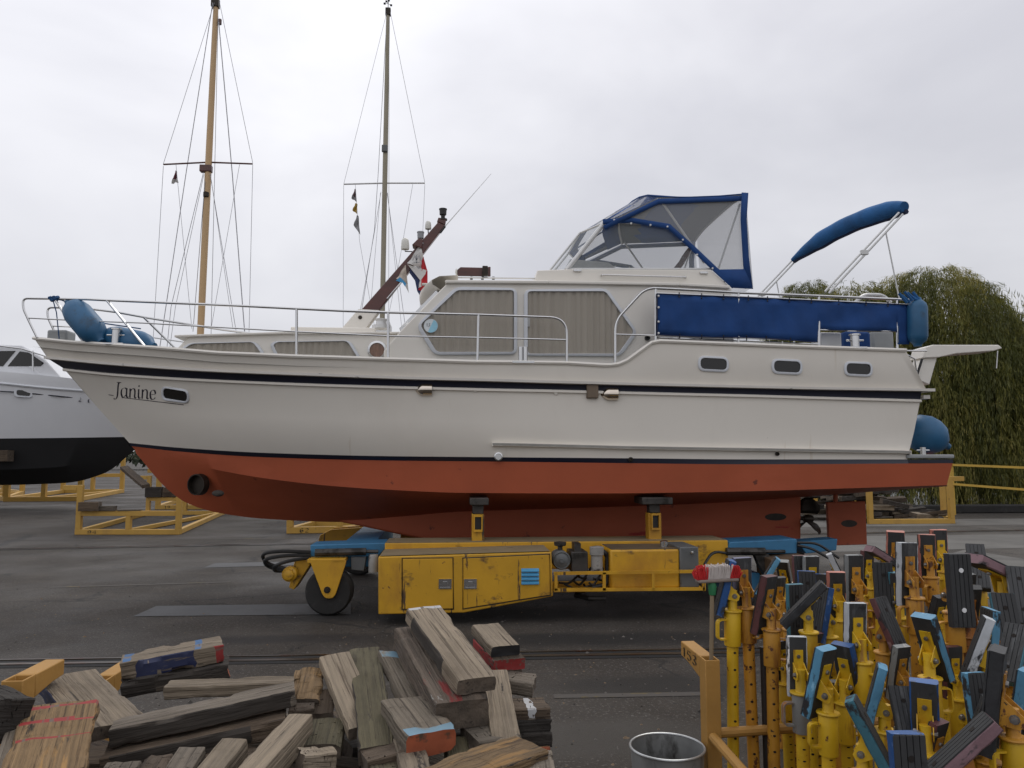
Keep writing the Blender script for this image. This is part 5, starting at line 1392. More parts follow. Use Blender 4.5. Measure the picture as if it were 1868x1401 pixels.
cradle(G(-60, 905), G(10, 914), G(40, 902), 'yellow boat cradle at the left picture edge holding the white boat stern', 1.7, 1.75, 1.9, .7, None, .2, (0, 1, 0))
restblock(-12, 18, 860, 29.0, .4, .4, W_BROWN, 'brown block wedged under the white boat on the edge cradle', 1.75 + .42)
cradle(G(529, 973), G(708, 970), G(735, 958), 'low yellow cradle stencilled 62 behind the front wheel of the mover', .55, .55, .6, .42, '62', .16, (0, 0, 0))
cradle(G(1588, 956), G(1736, 955), G(1722, 941), 'yellow boat cradle full of scrap timber behind the rudder', 1.1, 1.36, 1.34, .62, None, .14, (0, 1, 0), False, False)
cradle(G(1466, 937), G(1556, 937), G(1566, 925), 'yellow boat cradle seen between keel and rudder of the yacht', 1.6, 1.5, 1.5, .8, None, .17, (1, 0, 0))
# scrap timber heaped inside and behind that cradle
rs = random.Random(8)
ox = G(1588, 956).x; yb_ = G(1660, 956).y
for k in range(56):
    x = ox + rs.uniform(-.7, 2.0); y = yb_ + rs.uniform(.5, 2.6); lay = k // 14; hh = rs.uniform(.07, .14)
    L = rs.uniform(.7, 1.9); an = rs.uniform(-.5, .5); z = .14 + lay * .23 + rs.uniform(0, .05) + hh; tl = rs.uniform(-.12, .22) if lay > 1 else rs.uniform(-.03, .05)
    z -= max(0, (x - ox - .6)) * .16 * lay
    p = Vector((x - math.cos(an) * L / 2, y - math.sin(an) * L / 2, z + tl * L / 2)); q = Vector((x + math.cos(an) * L / 2, y + math.sin(an) * L / 2, z - tl * L / 2))
    timber(p, q, rs.uniform(.12, .3), hh, rs.uniform(-12, 12), rs.choice((W_DARK, W_DARK, W_BROWN, W_GREY, W_PALE)), 'scrap timber thrown in the heap behind the rudder', group='scrap timber behind the rudder', name='scrap_timber')
for k in range(16):
    x = ox - 2.6 + rs.uniform(0, 1.9); y = yb_ + rs.uniform(2.6, 5); hh = rs.uniform(.1, .2); L = rs.uniform(.8, 1.8); an = rs.uniform(-.9, .9); z = .1 + (k // 4) * .22 + hh; tl = rs.uniform(-.4, .4)
    p = Vector((x - math.cos(an) * L / 2, y - math.sin(an) * L / 2, z + tl * L / 2)); q = Vector((x + math.cos(an) * L / 2, y + math.sin(an) * L / 2, z - tl * L / 2))
    timber(p, q, rs.uniform(.14, .3), hh, rs.uniform(-12, 12), rs.choice((W_DARK, W_BROWN, W_GREY, W_PALE)), 'scrap timber thrown in the heap behind the propeller', group='scrap timber behind the propeller', name='scrap_timber')
# ================================================================ white motor boat with black bottom, far left
M_W2 = mat('gelcoat_white', (.70, .71, .73), .25, 0, .03, .5, coat=.2); M_BK = mat('black_antifouling', (.007, .007, .008), .7, 0, .2, 1)
YB2, HB2 = 30.5, 2.1
mb2 = thing('motor_boat', P(60, 880, YB2), 'white motor boat with black bottom and raked windows, at the left edge', 'boat')
def ln(px, B, T=.5, p=2.0):
    xs_ = [P(a, b, YB2).x for a, b in px]; out = []
    for u in [k / 50 for k in range(51)]:
        x0, x1 = xs_[-1], xs_[0]; x = x0 + (x1 - x0) * u
        bb_ = B * (1 - max(0, 1 - u / T) ** p) + .02; Yy = YB2 - bb_
        zz = [P(a, b, YB2 - HB2 * .9).z for a, b in px]
        out.append((x, bb_, pchip(xs_, zz, x)))
    return out
lines2 = [ln([(-420, 668), (-200, 668), (0, 675), (120, 684), (220, 694), (330, 703)], HB2), ln([(-420, 690), (-200, 690), (0, 696), (139, 708), (220, 713), (318, 722)], HB2 * 1.01),
          ln([(-420, 802), (-200, 801), (0, 800), (120, 798), (270, 794)], HB2 * .93, .6, 1.7), ln([(-420, 850), (-200, 856), (0, 858), (120, 853), (252, 812)], HB2 * .8, .6, 1.5), ln([(-420, 878), (-200, 886), (0, 888), (120, 884), (190, 865), (245, 820)], .05, .5, 2)]
m = MB()
for sg in (-1, 1):
    L_ = [[Vector((x, YB2 + sg * b, z)) for x, b, z in l] for l in lines2]
    m.mi = 0; m.loft(L_[:3]); m.mi = 1; m.loft(L_[2:])
hb = m.build('hull', [M_W2, M_BK], mb2, weld=True, smooth=30)
m = MB()
for sg in (-1,):
    A = [Vector((x, YB2 + sg * b, z)) for x, b, z in lines2[1]]; m.tube(A, .05, 6)
m.build('rub_rail', M_WFRAME, mb2)
m = MB(); m.loft([[Vector((x, YB2 - b, z - .03)) for x, b, z in lines2[0]], [Vector((x, YB2 + b, z - .03)) for x, b, z in lines2[0]]]); m.build('deck', M_W2, mb2)
ys2 = YB2 - 1.55
m = MB(); m.prism([P(a, b, ys2) for a, b in ((-300, 690), (-300, 632), (0, 628), (40, 630), (82, 655), (112, 690))], (0, 3.1, 0)); ca = m.build('cabin', M_W2, mb2, bevel=.05)
for ps in ([(-60, 641), (28, 640), (5, 668), (-60, 668)], [(36, 641), (52, 643), (80, 662), (74, 668), (14, 668)]):
    m = MB(); m.prism([P(a, b, ys2 - .02) for a, b in ps], (0, .03, 0)); w_ = m.build('window', M_DGLASS, ca)
m = MB(); m.prism([P(a, b, ys2 - .03) for a, b in ((76, 690), (84, 690), (58, 668), (52, 668))], (0, 3.1, 0)); m.build('front_pillar', M_W2, ca)
q0, q1 = P(28, 712, YB2 - HB2), P(57, 722, YB2 - HB2)
m = MB()
def B2(px, py):
    x = P(px, py, YB2 - HB2).x; ll = lines2[1]; bb_ = min(ll, key=lambda t: abs(t[0] - x))[1]; return P(px, py, YB2 - bb_ * .985 - .03)
pw = rpoly([B2(30, 711), B2(56, 713), B2(55, 723), B2(30, 721)], .12, 4)
m.ring(inset(pw, .08), pw, (0, .05, 0)); pf = m.build('porthole', M_WFRAME, mb2)
m = MB(); m.prism([p + Vector((0, .0, 0)) for p in pw], (0, .06, 0)); m.build('pane', M_DGLASS, pf)
m = MB()
for (x0, y0, x1, y1) in ((-40, 712, 26, 715), (59, 718, 139, 726)):
    m.tube([B2(x0 + (x1 - x0) * k / 6, y0 + (y1 - y0) * k / 6) for k in range(7)], .02, 5)
m.build('pinstripe', M_NAVY, mb2)
sc_ = [curve([(.5, .9), (.3, 1), (.3, .3), (.0, .05), (.3, .0), (.6, .15)]), curve([(.6, .2), (.85, .4), (.7, .5), (.62, .2), (.8, .0), (1.0, .2)]), curve([(1.6, .45), (1.35, .4), (1.35, .05), (1.6, .15), (1.75, 1.0)]), curve([(1.75, 1.0), (1.65, .1), (1.9, .05)])]
m = MB(); strokes_mesh(m, sc_, lambda x, z: B2(144 + x * 13, 732 + x * 1.5 - z * 13), (.10, .10), 30); m.build('script_lettering', mat('grey_script', (.05, .05, .07), .5), mb2, smooth=0, recalc=False)
m = MB(); m.tube([P(a, b, YB2 - 1.9) for a, b in ((-100, 622), (0, 631), (40, 636), (90, 652), (150, 690))], .03, 6); m.tube([P(60, 640, YB2 - 1.9), P(60, 676, YB2 - 1.9)], .03, 6); m.build('railing', M_STEEL, mb2)
# ================================================================ two sailing yachts standing behind the motor yacht: only their rigs rise above it
M_SPAR = mat('golden_spar', (.52, .345, .175), .45, 0, .1, 1.0, (3, 3, .3)); M_SPAR2 = mat('olive_alloy_spar', (.28, .25, .18), .45, .2, .1, 1)
M_WIRE = mat('rig_wire', (.36, .36, .38), .5, .2)
M_SHULL = mat('sailboat_white', (.5, .5, .5), .4)
def sailboat(label, hull_label, base_px, top_px, Y, spread_px, spy, mat_, rad, wires, flags, aft=3.0):
    b, t = P(*base_px, Y), P(*top_px, Y)
    root = thing('sailing_yacht', (b.x, Y, 0), label, 'sailing yacht', None)
    k = MB(); deck = b.z - 1.0; ax = (t - b)
    foot = b + ax * (-(b.z - deck + .3) / ax.z)
    k.tube([foot, b, b.lerp(t, .55), b.lerp(t, .93), t], [rad, rad, rad * .98, rad * .8, rad * .7], 12); mast = k.build('mast', mat_, root)
    # narrow hull on a cradle, bow away from the camera
    k = MB(); secs = []
    for j in range(13):
        u = j / 12; yy = Y - 2.2 + 9 * u; w = 1.15 * math.sin(math.pi * min(1, .25 + .75 * u) ** 1.0) + .02
        secs.append([Vector((b.x + w * x, yy, deck - .15 + (z - 1) * (1.1 if z < 1 else 0))) for x, z in ((-1, 1), (-.95, .6), (-.6, .2), (0, 0), (.6, .2), (.95, .6), (1, 1))])
    k.loft(secs); k.face([k.v(p) for p in secs[0]]); k.loft([[s_[0] for s_ in secs], [s_[6] for s_ in secs]]); k.build('hull', M_SHULL, root)
    k = MB(); k.prism([Vector((b.x - .1, Y + yy, z)) for yy, z in ((2.6, .12), (5.4, .12), (5.8, deck - .6), (1.6, deck - .6))], (.2, 0, 0)); k.build('keel', M_BK, root)
    s0, s1 = P(*spread_px[0], Y), P(*spread_px[1], Y); sm_ = (s0 + s1) / 2
    k = MB(); c_ = P((base_px[0] + (top_px[0] - base_px[0]) * (base_px[1] - spy) / (base_px[1] - top_px[1])), spy, Y)
    k.tube([s0, c_, s1], .026, 6); k.build('spreader', M_MAHOG if mat_ is M_SPAR else M_ALU, root)
    for w in wires:
        MB().tube([P(a, bb_, Y + (.12 if i % 2 else -.12)) for i, (a, bb_) in enumerate(w[0])], w[1], 4, cap=False).build('stay', M_WIRE, root)
    return root, mast
r1, m1 = sailboat('sailing yacht with a golden wooden mast rising behind the bow rail of the white yacht', '', (366, 603), (395, -10), 24.0, ((298, 300), (461, 299)), 296, M_SPAR, .105,
    [(((391, 5), (298, 299)), .008), (((298, 303), (279, 625)), .008), (((400, 2), (461, 297)), .008), (((461, 301), (454, 620)), .008),
     (((388, 5), (340, 312), (289, 650)), .013), (((399, 40), (424, 320), (447, 615)), .015), (((398, 30), (391, 340), (385, 610)), .009),
     (((371, 315), (312, 560), (304, 640)), .01), (((372, 318), (320, 560), (309, 640)), .008), (((321, 300), (350, 600)), .007), (((437, 300), (385, 600)), .007), (((383, 316), (432, 612)), .009), (((384, 318), (425, 600)), .007), (((374, 330), (352, 605)), .01)], None)
MB().lathe([(.05, -.1), (.09, -.08), (.09, .05), (.05, .07), (0, .07)], Matrix.Translation(P(376, 354, 23.9)), 10).build('steaming_light', M_BRONZE, m1)
MB().lathe([(.0, -.12), (.06, -.08), (.06, .08), (.0, .12)], Matrix.Translation(P(401, 40, 24)), 8).build('block', M_MAHOG, m1)
m = MB(); m.box(P(376, 308, 23.98), (.36, .2, .22)); m.build('tang_band', M_MAHOG, m1, bevel=.02)
m = MB(); m.box(P(393, 6, 24), (.24, .2, .3)); m.build('masthead', M_BRONZE, m1, bevel=.02)
r2, m2 = sailboat('sailing yacht with an olive metal mast rising behind the mahogany signal mast', '', (697, 600), (708, 17), 25.0, ((627, 336), (775, 334)), 334, M_SPAR2, .085,
    [(((705, 25), (627, 336)), .006), (((627, 338), (626, 600)), .006), (((712, 22), (775, 333)), .007), (((775, 336), (771, 430), (765, 600)), .006),
     (((704, 60), (690, 315), (683, 420), (656, 590)), .009), (((710, 30), (709, 600)), .006), (((695, 350), (682, 430), (652, 595)), .007), (((694, 352), (676, 560), (672, 600)), .006),
     (((706, 350), (740, 600)), .008), (((707, 352), (733, 600)), .006), (((753, 336), (728, 480), (702, 610)), .006), (((648, 336), (656, 440), (684, 600)), .006)], None)
m = MB(); m.box(P(702, 271, 24.9), (.2, .1, .24)); m.build('steaming_light', M_GBOX, m2, bevel=.02)
m = MB(); m.box(P(708, 22, 25), (.18, .16, .26)); m.build('masthead', M_BRONZE, m2, bevel=.02)
m = MB(); q = P(708, 17, 25); m.tube([q, q + Vector((0, 0, .3))], .012, 5)
for dx, dz in ((-.12, .2), (.1, .15), (-.06, .28), (.02, .32)): m.tube([q + Vector((0, 0, .2)), q + Vector((dx, 0, dz))], .008, 4); m.box(q + Vector((dx, 0, dz)), (.07, .05, .05))
m.build('wind_vane', M_BLACK, m2)
m = MB(); q = P(699, 597, 24.9); m.lathe([(.28, -.3), (.28, 0), (.2, .2), (.12, .25), (0, .25)], Matrix.Translation(q), 14); m.build('mast_step', M_ALU, m2)
def sflag(label, px, Y, mt, grp):
    m = MB(); n = 6; TL, TR, BR, BL = [P(a, b, Y) for a, b in px]; V = []
    for j in range(n + 1):
        V.append([m.v(TL.lerp(TR, i / n).lerp(BL.lerp(BR, i / n), j / n) + Vector((0, .05 * math.sin(i * 1.3 + j), 0))) for i in range(n + 1)])
    for j in range(n):
        for i in range(n): m.mi = 0 if (len(mt) == 1 or j < n * .55) else 1; m.face([V[j][i], V[j][i+1], V[j+1][i+1], V[j+1][i]])
    o = m.build('pennant', mt, smooth=60, recalc=False); return tag(o, label, 'flag', grp)
sflag('small dark red pennant hanging under the spreader of the golden mast', ((320, 311), (322, 312), (325, 333), (313, 335)), 23.95, [mat('faded_maroon', (.16, .05, .07), .9), F_W], 'pennants on the sailing yachts')
sflag('faded grey and red pennant, topmost of three below the olive mast spreader', ((647, 344), (649, 346), (650, 368), (641, 362)), 24.95, [mat('faded_red_grey', (.17, .11, .12), .9, 0, .3, 5), F_G], 'pennants on the sailing yachts')
sflag('yellow pennant, middle of three below the olive mast spreader', ((648, 370), (652, 372), (651, 390), (643, 384)), 24.95, [F_Y], 'pennants on the sailing yachts')
sflag('pale grey pennant with a long tail, lowest of three below the olive mast spreader', ((651, 392), (654, 394), (657, 428), (645, 411)), 24.95, [F_G], 'pennants on the sailing yachts')
# ================================================================ zinc tub in front
M_ZINC = mat('galvanised_zinc', (.33, .335, .33), .45, .55, .25, 4, blots=[((.07, .065, .06), .58, .12, 5, (1, 1, .4))])
q = G(1217, 1360, .30)
tub = thing('zinc_tub', (q.x, q.y, 0), 'round galvanised zinc tub standing on the wet asphalt beside post 153', 'tub')
k = MB(); r_ = .205
k.lathe([(r_ * .86, 0), (r_ * .885, .01), (r_ * .95, .14), (r_ * .965, .15), (r_ * .955, .16), (r_ * .99, .29), (r_ * .975, .29), (r_ * .94, .16), (r_ * .95, .15), (r_ * .935, .14), (r_ * .86, .02), (0, .02)], Matrix.Translation((q.x, q.y, 0)), 40)
k.build('tub_body', M_ZINC, tub)
k = MB(); k.tube([(q.x + r_ * math.cos(a * math.pi / 20), q.y + r_ * math.sin(a * math.pi / 20), .295) for a in range(40)], .007, 8, closed=True); k.build('rolled_rim', mat('bright_zinc', (.45, .46, .46), .35, .7, .1, 4), tub)
k = MB(); k.lathe([(r_ * .88, .035), (0, .035)], Matrix.Translation((q.x, q.y, 0)), 30); k.build('water', M_WATER, tub)
# ================================================================ near cradle ends (only single arms and posts come into the picture)
M_CY2 = mat('cradle_yellow_worn', (0.38, 0.20, 0.045), .6, 0, .10, 3, blots=[((.34, .16, .04), .55, .15, 2.5, (1, 1, .5)), (RUST, .68, .03, 9, (1, 1, .5)), ((.06, .03, .015), .74, .02, 14, (1, 1, 1))], bump=.12, bscale=40)
M_CTOP = mat('cradle_yellow_faded', (0.42, 0.29, 0.14), .7, 0, .12, 3)
def near_post(c, ztop, w, d, armlen, armh, label, num=None, arm_dir=1):
    root = thing('rack_post', (c.x, c.y, 0), label, 'rack', 'yellow rack posts in front'); t = .008
    k = MB()
    o = [Vector((c.x + sx * w / 2, c.y + sy * d / 2, 0)) for sx, sy in ((-1, -1), (1, -1), (1, 1), (-1, 1))]
    i_ = [Vector((c.x + sx * (w / 2 - t), c.y + sy * (d / 2 - t), 0)) for sx, sy in ((-1, -1), (1, -1), (1, 1), (-1, 1))]
    k.ring(o, i_, (0, 0, ztop)); k.build('post', M_CY2, root, bevel=.004)
    k = MB(); y0 = c.y + d / 2 + .001
    k.prism([Vector((c.x - w / 2, y0, ztop - armh)), Vector((c.x - w / 2, y0 + armlen * .6, ztop - armh * .75)), Vector((c.x - w / 2, y0 + armlen, ztop - armh * .7)), Vector((c.x - w / 2, y0 + armlen, ztop)), Vector((c.x - w / 2, y0, ztop))], (w, 0, 0))
    k.build('bracket_arm', M_CY2, root, bevel=.006)
    if num: number(num, root, Vector((c.x - w / 2 - .003, y0 + armlen * .92, ztop - armh * .60)), Vector((0, -.088, 0)), Vector((0, 0, armh * .42)), Vector((0, 0, 0)), 1.15)
    return root
c153 = P(1294, 1200, 4.45)
rk = near_post(c153, c153.z, .085, .11, .36, .125, 'yellow rack post stencilled 153 with the broom stuck in its open top', '153')
k = MB(); a = P(1301, 1345, 4.39); k.tube([a, P(1356, 1408, 4.0), P(1450, 1510, 3.4)], .028, 10); k.build('stay_pipe', M_CY2, rk)
k = MB(); a = P(1312, 1337, 4.45); k.tube([a, a + Vector((2.6, .25, 0))], .028, 10); k.build('side_rail', M_CY2, rk)
c2_ = P(34, 1236, 3.5)
near_post(c2_, c2_.z, .088, .1, .25, .10, 'yellow rack post at the lower left corner with an open top')
c3_ = P(186, 1236, 4.4)
near_post(c3_, c3_.z, .09, .1, .35, .11, 'yellow rack post mostly buried behind the blue-striped timber')
# broom stuck upside down in the post
bt = P(1299, 1062, 4.45); bb_ = Vector((c153.x + .002, c153.y, c153.z - .25))
br = thing('broom', (bb_.x, bb_.y, bb_.z), 'upturned broom with red and white bristles stuck in rack post 153', 'broom')
k = MB(); k.tube([bb_, bt + Vector((0, 0, -.02))], .0125, 10); k.build('handle', mat('ash_handle', (.22, .165, .10), .6, 0, .2, 6, (4, 4, .3)), br)
k = MB(); k.lathe([(.014, -.075), (.02, -.07), (.026, -.02), (.022, 0), (0, 0)], Matrix.Translation(bt), 14); k.build('socket', mat('green_plastic', (.02, .16, .06), .5), br)
hx = Vector((1, .1, .02)).normalized(); hc = bt + Vector((.03, 0, .012))
k = MB(); k.beam(hc - hx * .125, hc + hx * .125, .06, .022); k.build('broom_head', mat('grey_wood_head', (.25, .20, .17), .7, 0, .2, 6), br, bevel=.008)
rb_ = random.Random(4)
for nm, lo, hi, mt in (('red_bristles', -.128, -.07, mat('bristle_red', (.50, .02, .02), .8, 0, .2, 30)), ('white_bristles', -.07, .075, mat('bristle_white', (.55, .50, .47), .9, 0, .1, 30)), ('red_bristles', .075, .128, MATS['bristle_red'])):
    k = MB(); n = int((hi - lo) / .0078)
    for i in range(n + 1):
        for j in range(5):
            s_ = lo + (hi - lo) * i / n; t_ = (j - 2) * .013
            b0_ = hc + hx * s_ + Vector((0, t_, .01)); e_ = b0_ + Vector((rb_.gauss(0, .004) + .012 * math.copysign(1, s_) * (abs(s_) > .07), t_ * .5 + rb_.gauss(0, .004), .075 + rb_.uniform(-.006, .006) - (max(0, abs(s_) - .1) * 1.2)))
            k.tube([b0_, b0_.lerp(e_, .6), e_], [.0042, .0055, .0035], 5)
    k.build(nm, mt, br, recalc=False)
# ================================================================ adjustable hull props stored upright in the rack
def prop_paint(n, c, rust):
    return mat(n, c, .5, 0, .12, 4, blots=[((c[0] * .72, c[1] * .55, c[2] * .7), .54, .18, 3.0, (1, 1, .5)), ((.22, .085, .018), rust - .06, .10, 5, (1.5, 1.5, .25)), (RUST, rust, .035, 12, (1, 1, .8)), ((.05, .028, .012), rust + .05, .03, 26, (1, 1, 1))], bump=.1, bscale=50, rnd=.10)
PY = [prop_paint('prop_yellow', (.58, .36, .012), .635), prop_paint('prop_orange', (.47, .225, .022), .59), prop_paint('prop_old_orange', (.34, .13, .022), .57), prop_paint('prop_grey', (.19, .19, .18), .66)]
M_HOLE = mat('pin_hole', (.012, .008, .006), .9)
M_RUBB = mat('pad_rubber', (.028, .029, .030), .65, 0, .25, 6, (1, 1, .3), blots=[((.07, .072, .075), .60, .08, 7, (2, 2, .4)), ((.012, .012, .012), .6, .08, 10, (1, 1, 1))], bump=.15, bscale=30, rnd=.25)
M_BOLT = mat('bolt_zinc', (.22, .21, .20), .4, .7, .3, 20, blots=[(RUST, .56, .08, 20, (1, 1, 1))])
def pad_paint(n, c):
    return mat(n, c, .55, 0, .15, 6, blots=[((.018, .018, .02), .55, .06, 9, (1, 1, .6)), ((min(1, c[0] * 1.5 + .08), min(1, c[1] * 1.4 + .08), min(1, c[2] * 1.3 + .08)), .62, .04, 7, (1, 1, .5))], bump=.1, rnd=.12)
PAD = {'blue': pad_paint('pad_blue', (.014, .07, .22)), 'lightblue': pad_paint('pad_light_blue', (.085, .245, .38)), 'teal': pad_paint('pad_teal', (.04, .15, .20)), 'white': pad_paint('pad_white', (.40, .42, .44)),
       'black': pad_paint('pad_black', (.022, .023, .025)), 'pink': pad_paint('pad_pink', (.42, .15, .11)), 'darkred': pad_paint('pad_dark_red', (.10, .035, .035)), 'purple': pad_paint('pad_purple_grey', (.10, .10, .16)), 'grey': pad_paint('pad_grey', (.20, .21, .21)), 'mauve': pad_paint('pad_mauve', (.20, .115, .13))}
PROTO = {}
def mesh_of(name, mb, mats, **k):
    o = mb.build(name, mats, **k); me = o.data; bpy.data.objects.remove(o); return me
for i, pm in enumerate(PY):
    k = MB(); k.tube([(0, 0, 0), (0, 0, -1)], .0335, 18); k.mi = 1
    for j in range(8):
        z = -.055 - j * .118
        for a in (-100, 80, -10):
            d = Vector((math.cos(R(a)), math.sin(R(a)), 0)); k.cyl(Vector((0, 0, z)) + d * .0315, Vector((0, 0, z)) + d * .0342, .0085, n=10)
    PROTO['tube', i] = mesh_of('tube', k, [pm, M_HOLE], smooth=40)
    k = MB(); k.lathe([(.0345, -.30), (.046, -.30), (.0475, -.295), (.0475, -.112), (.046, -.108), (.03, -.108)], None, 22); PROTO['sleeve', i] = mesh_of('sleeve', k, pm, smooth=40)
    k = MB(); hx_ = arc([(.045, 0, -.15), (.098, 0, -.15), (.098, 0, -.262), (.045, 0, -.262)], .03, 5); 
    for a, b in zip(hx_, hx_[1:]): k.beam(a, b + (b - a) * .1, .032, .008, up=(.0, 1, 0) if False else (b - a).cross(Vector((0, 1, 0))).normalized())
    PROTO['handle', i] = mesh_of('handle', k, pm, smooth=40)
    k = MB(); k.lathe([(0, -.107), (.054, -.107), (.057, -.101), (.054, -.095), (.03, -.093), (.0265, -.085), (.0265, .018), (0, .018)], None, 20); PROTO['stem', i] = mesh_of('stem', k, pm, smooth=40)
    k = MB(); t = .005
    for sx in (-1, 1):
        x0 = sx * .034 - t / 2
        k.prism([Vector((x0, y, z)) for y, z in ((.033, -.045), (.033, .055), (-.045, .0), (-.045, -.03), (-.03, -.045))], (t, 0, 0))
    k.box((0, .0295, .045), (.062, .006, .18)); PROTO['fork', i] = mesh_of('fork', k, pm, bevel=0, smooth=30)
k = MB()
for sx in (-1, 1): k.lathe([(0, .016), (.012, .015), (.0135, .008), (.0135, .0), (.018, 0), (.018, -.002)], Matrix.Translation((sx * .0375, -.012, -.012)) @ Matrix.Rotation(R(90 * sx), 4, 'Y'), 8)
k.cyl((-.037, -.012, -.012), (.037, -.012, -.012), .008, n=8)
PROTO['bolt'] = mesh_of('bolt', k, M_BOLT, smooth=30)
k = MB(); k.lathe([(0, .010), (.011, .009), (.0125, .0), (.0125, -.002)], Matrix.Translation((0, .026, .095)) @ Matrix.Rotation(R(90), 4, 'X'), 10); PROTO['tongue_bolt'] = mesh_of('tongue_bolt', k, M_BOLT, smooth=30)
rp_ = random.Random(31)
for c, pm in PAD.items():
    k = MB(); nz_ = 10; w, y0, y1, z0, z1 = .062, .034, .082, -.165, .215
    secs = []
    for j in range(nz_ + 1):
        z = z0 + (z1 - z0) * j / nz_; row = []
        for (x, y) in ((-w, y0 + .006), (-w + .006, y0), (w - .006, y0), (w, y0 + .006), (w, y1 - .006), (w - .006, y1), (-w + .006, y1), (-w, y1 - .006)):
            d = .0022; row.append(k.v((x + rp_.uniform(-d, d), y + rp_.uniform(-d, d), z + (rp_.uniform(-.003, .003) if j in (0, nz_) else 0))))
        secs.append(row)
    for A, B_ in zip(secs, secs[1:]):
        for j in range(8):
            k.mi = 1 if j in (1, 5) else 0; k.face([A[j], A[(j + 1) % 8], B_[(j + 1) % 8], B_[j]])
    k.mi = 0; k.face(secs[0]); k.face(secs[-1]); PROTO['pad', c] = mesh_of('pad', k, [pm, M_RUBB], smooth=30)
k = MB()
for j in range(5): k.box(((j - 2) * .0245, .0845, .025), (.0208, .006, .374))
PROTO['rubber_face'] = mesh_of('rubber_face', k, M_RUBB, smooth=30)
def mk_holes(mt):
    k = MB()
    k.lathe([(0, .0008), (.0125, .0008), (.0125, -.004)], Matrix.Translation((0, .0880, 0)) @ Matrix.Rotation(R(-90), 4, 'X'), 14)
    return mesh_of('fixing_hole', k, mt)
PROTO['hole_w'] = mk_holes(mat('hole_white', (.75, .75, .75), .5)); PROTO['hole_d'] = mk_holes(M_HOLE)
def inst(name, me, par, M_):
    o = bpy.data.objects.new(name, me); COL.objects.link(o); o.parent = par; o.matrix_basis = M_; return o
def prop(label, px, py, Y, yaw, tilt, col, s=.92, paint=0, sleeve=None, hang=None, holes=None, lean=None):
    piv = P(px, py, Y); lx, ly = lean if lean else (rp_.uniform(-1.2, 1.2), rp_.uniform(-1.2, 1.2))
    Rl = Euler((R(lx), R(ly), 0)).to_matrix(); h = piv.z / Rl[2][2]
    base = piv - Rl @ Vector((0, 0, h)); sleeve = paint if sleeve is None else sleeve
    root = thing('hull_prop', (0, 0, 0), label, 'hull prop', 'boat props stored upright in the rack')
    root.matrix_basis = Matrix.Translation(base) @ Rl.to_4x4()
    T = Matrix.Translation((0, 0, h)); sp_ = rp_.uniform(0, 360)
    inst('tube', PROTO['tube', paint], root, Matrix.Translation((0, 0, h - .29)) @ Matrix.Rotation(R(rp_.uniform(-15, 15)), 4, 'Z') @ Matrix.Diagonal((1, 1, max(.2, h - .29), 1)))
    sl = inst('sleeve', PROTO['sleeve', sleeve], root, T)
    inst('handle', PROTO['handle', sleeve], sl, Matrix.Rotation(R(hang if hang is not None else rp_.choice((0, 180, -150, -30, 200))), 4, 'Z'))
    inst('stem', PROTO['stem', paint], root, T)
    Hm = T @ Matrix.Rotation(R(yaw), 4, 'Z') @ Matrix.Rotation(R(tilt), 4, 'X') @ Matrix.Scale(s * .95, 4)
    fk = inst('fork', PROTO['fork', paint], root, Hm); inst('bolt', PROTO['bolt'], fk, Matrix.Identity(4)); inst('tongue_bolt', PROTO['tongue_bolt'], fk, Matrix.Identity(4))
    pd = inst('pad', PROTO['pad', col], root, Hm); inst('rubber_face', PROTO['rubber_face'], pd, Matrix.Identity(4))
    for z in (-.075, .13): inst('fixing_hole', PROTO['hole_w' if holes else 'hole_d'], pd, Matrix.Translation((0, 0, z)))
    return root
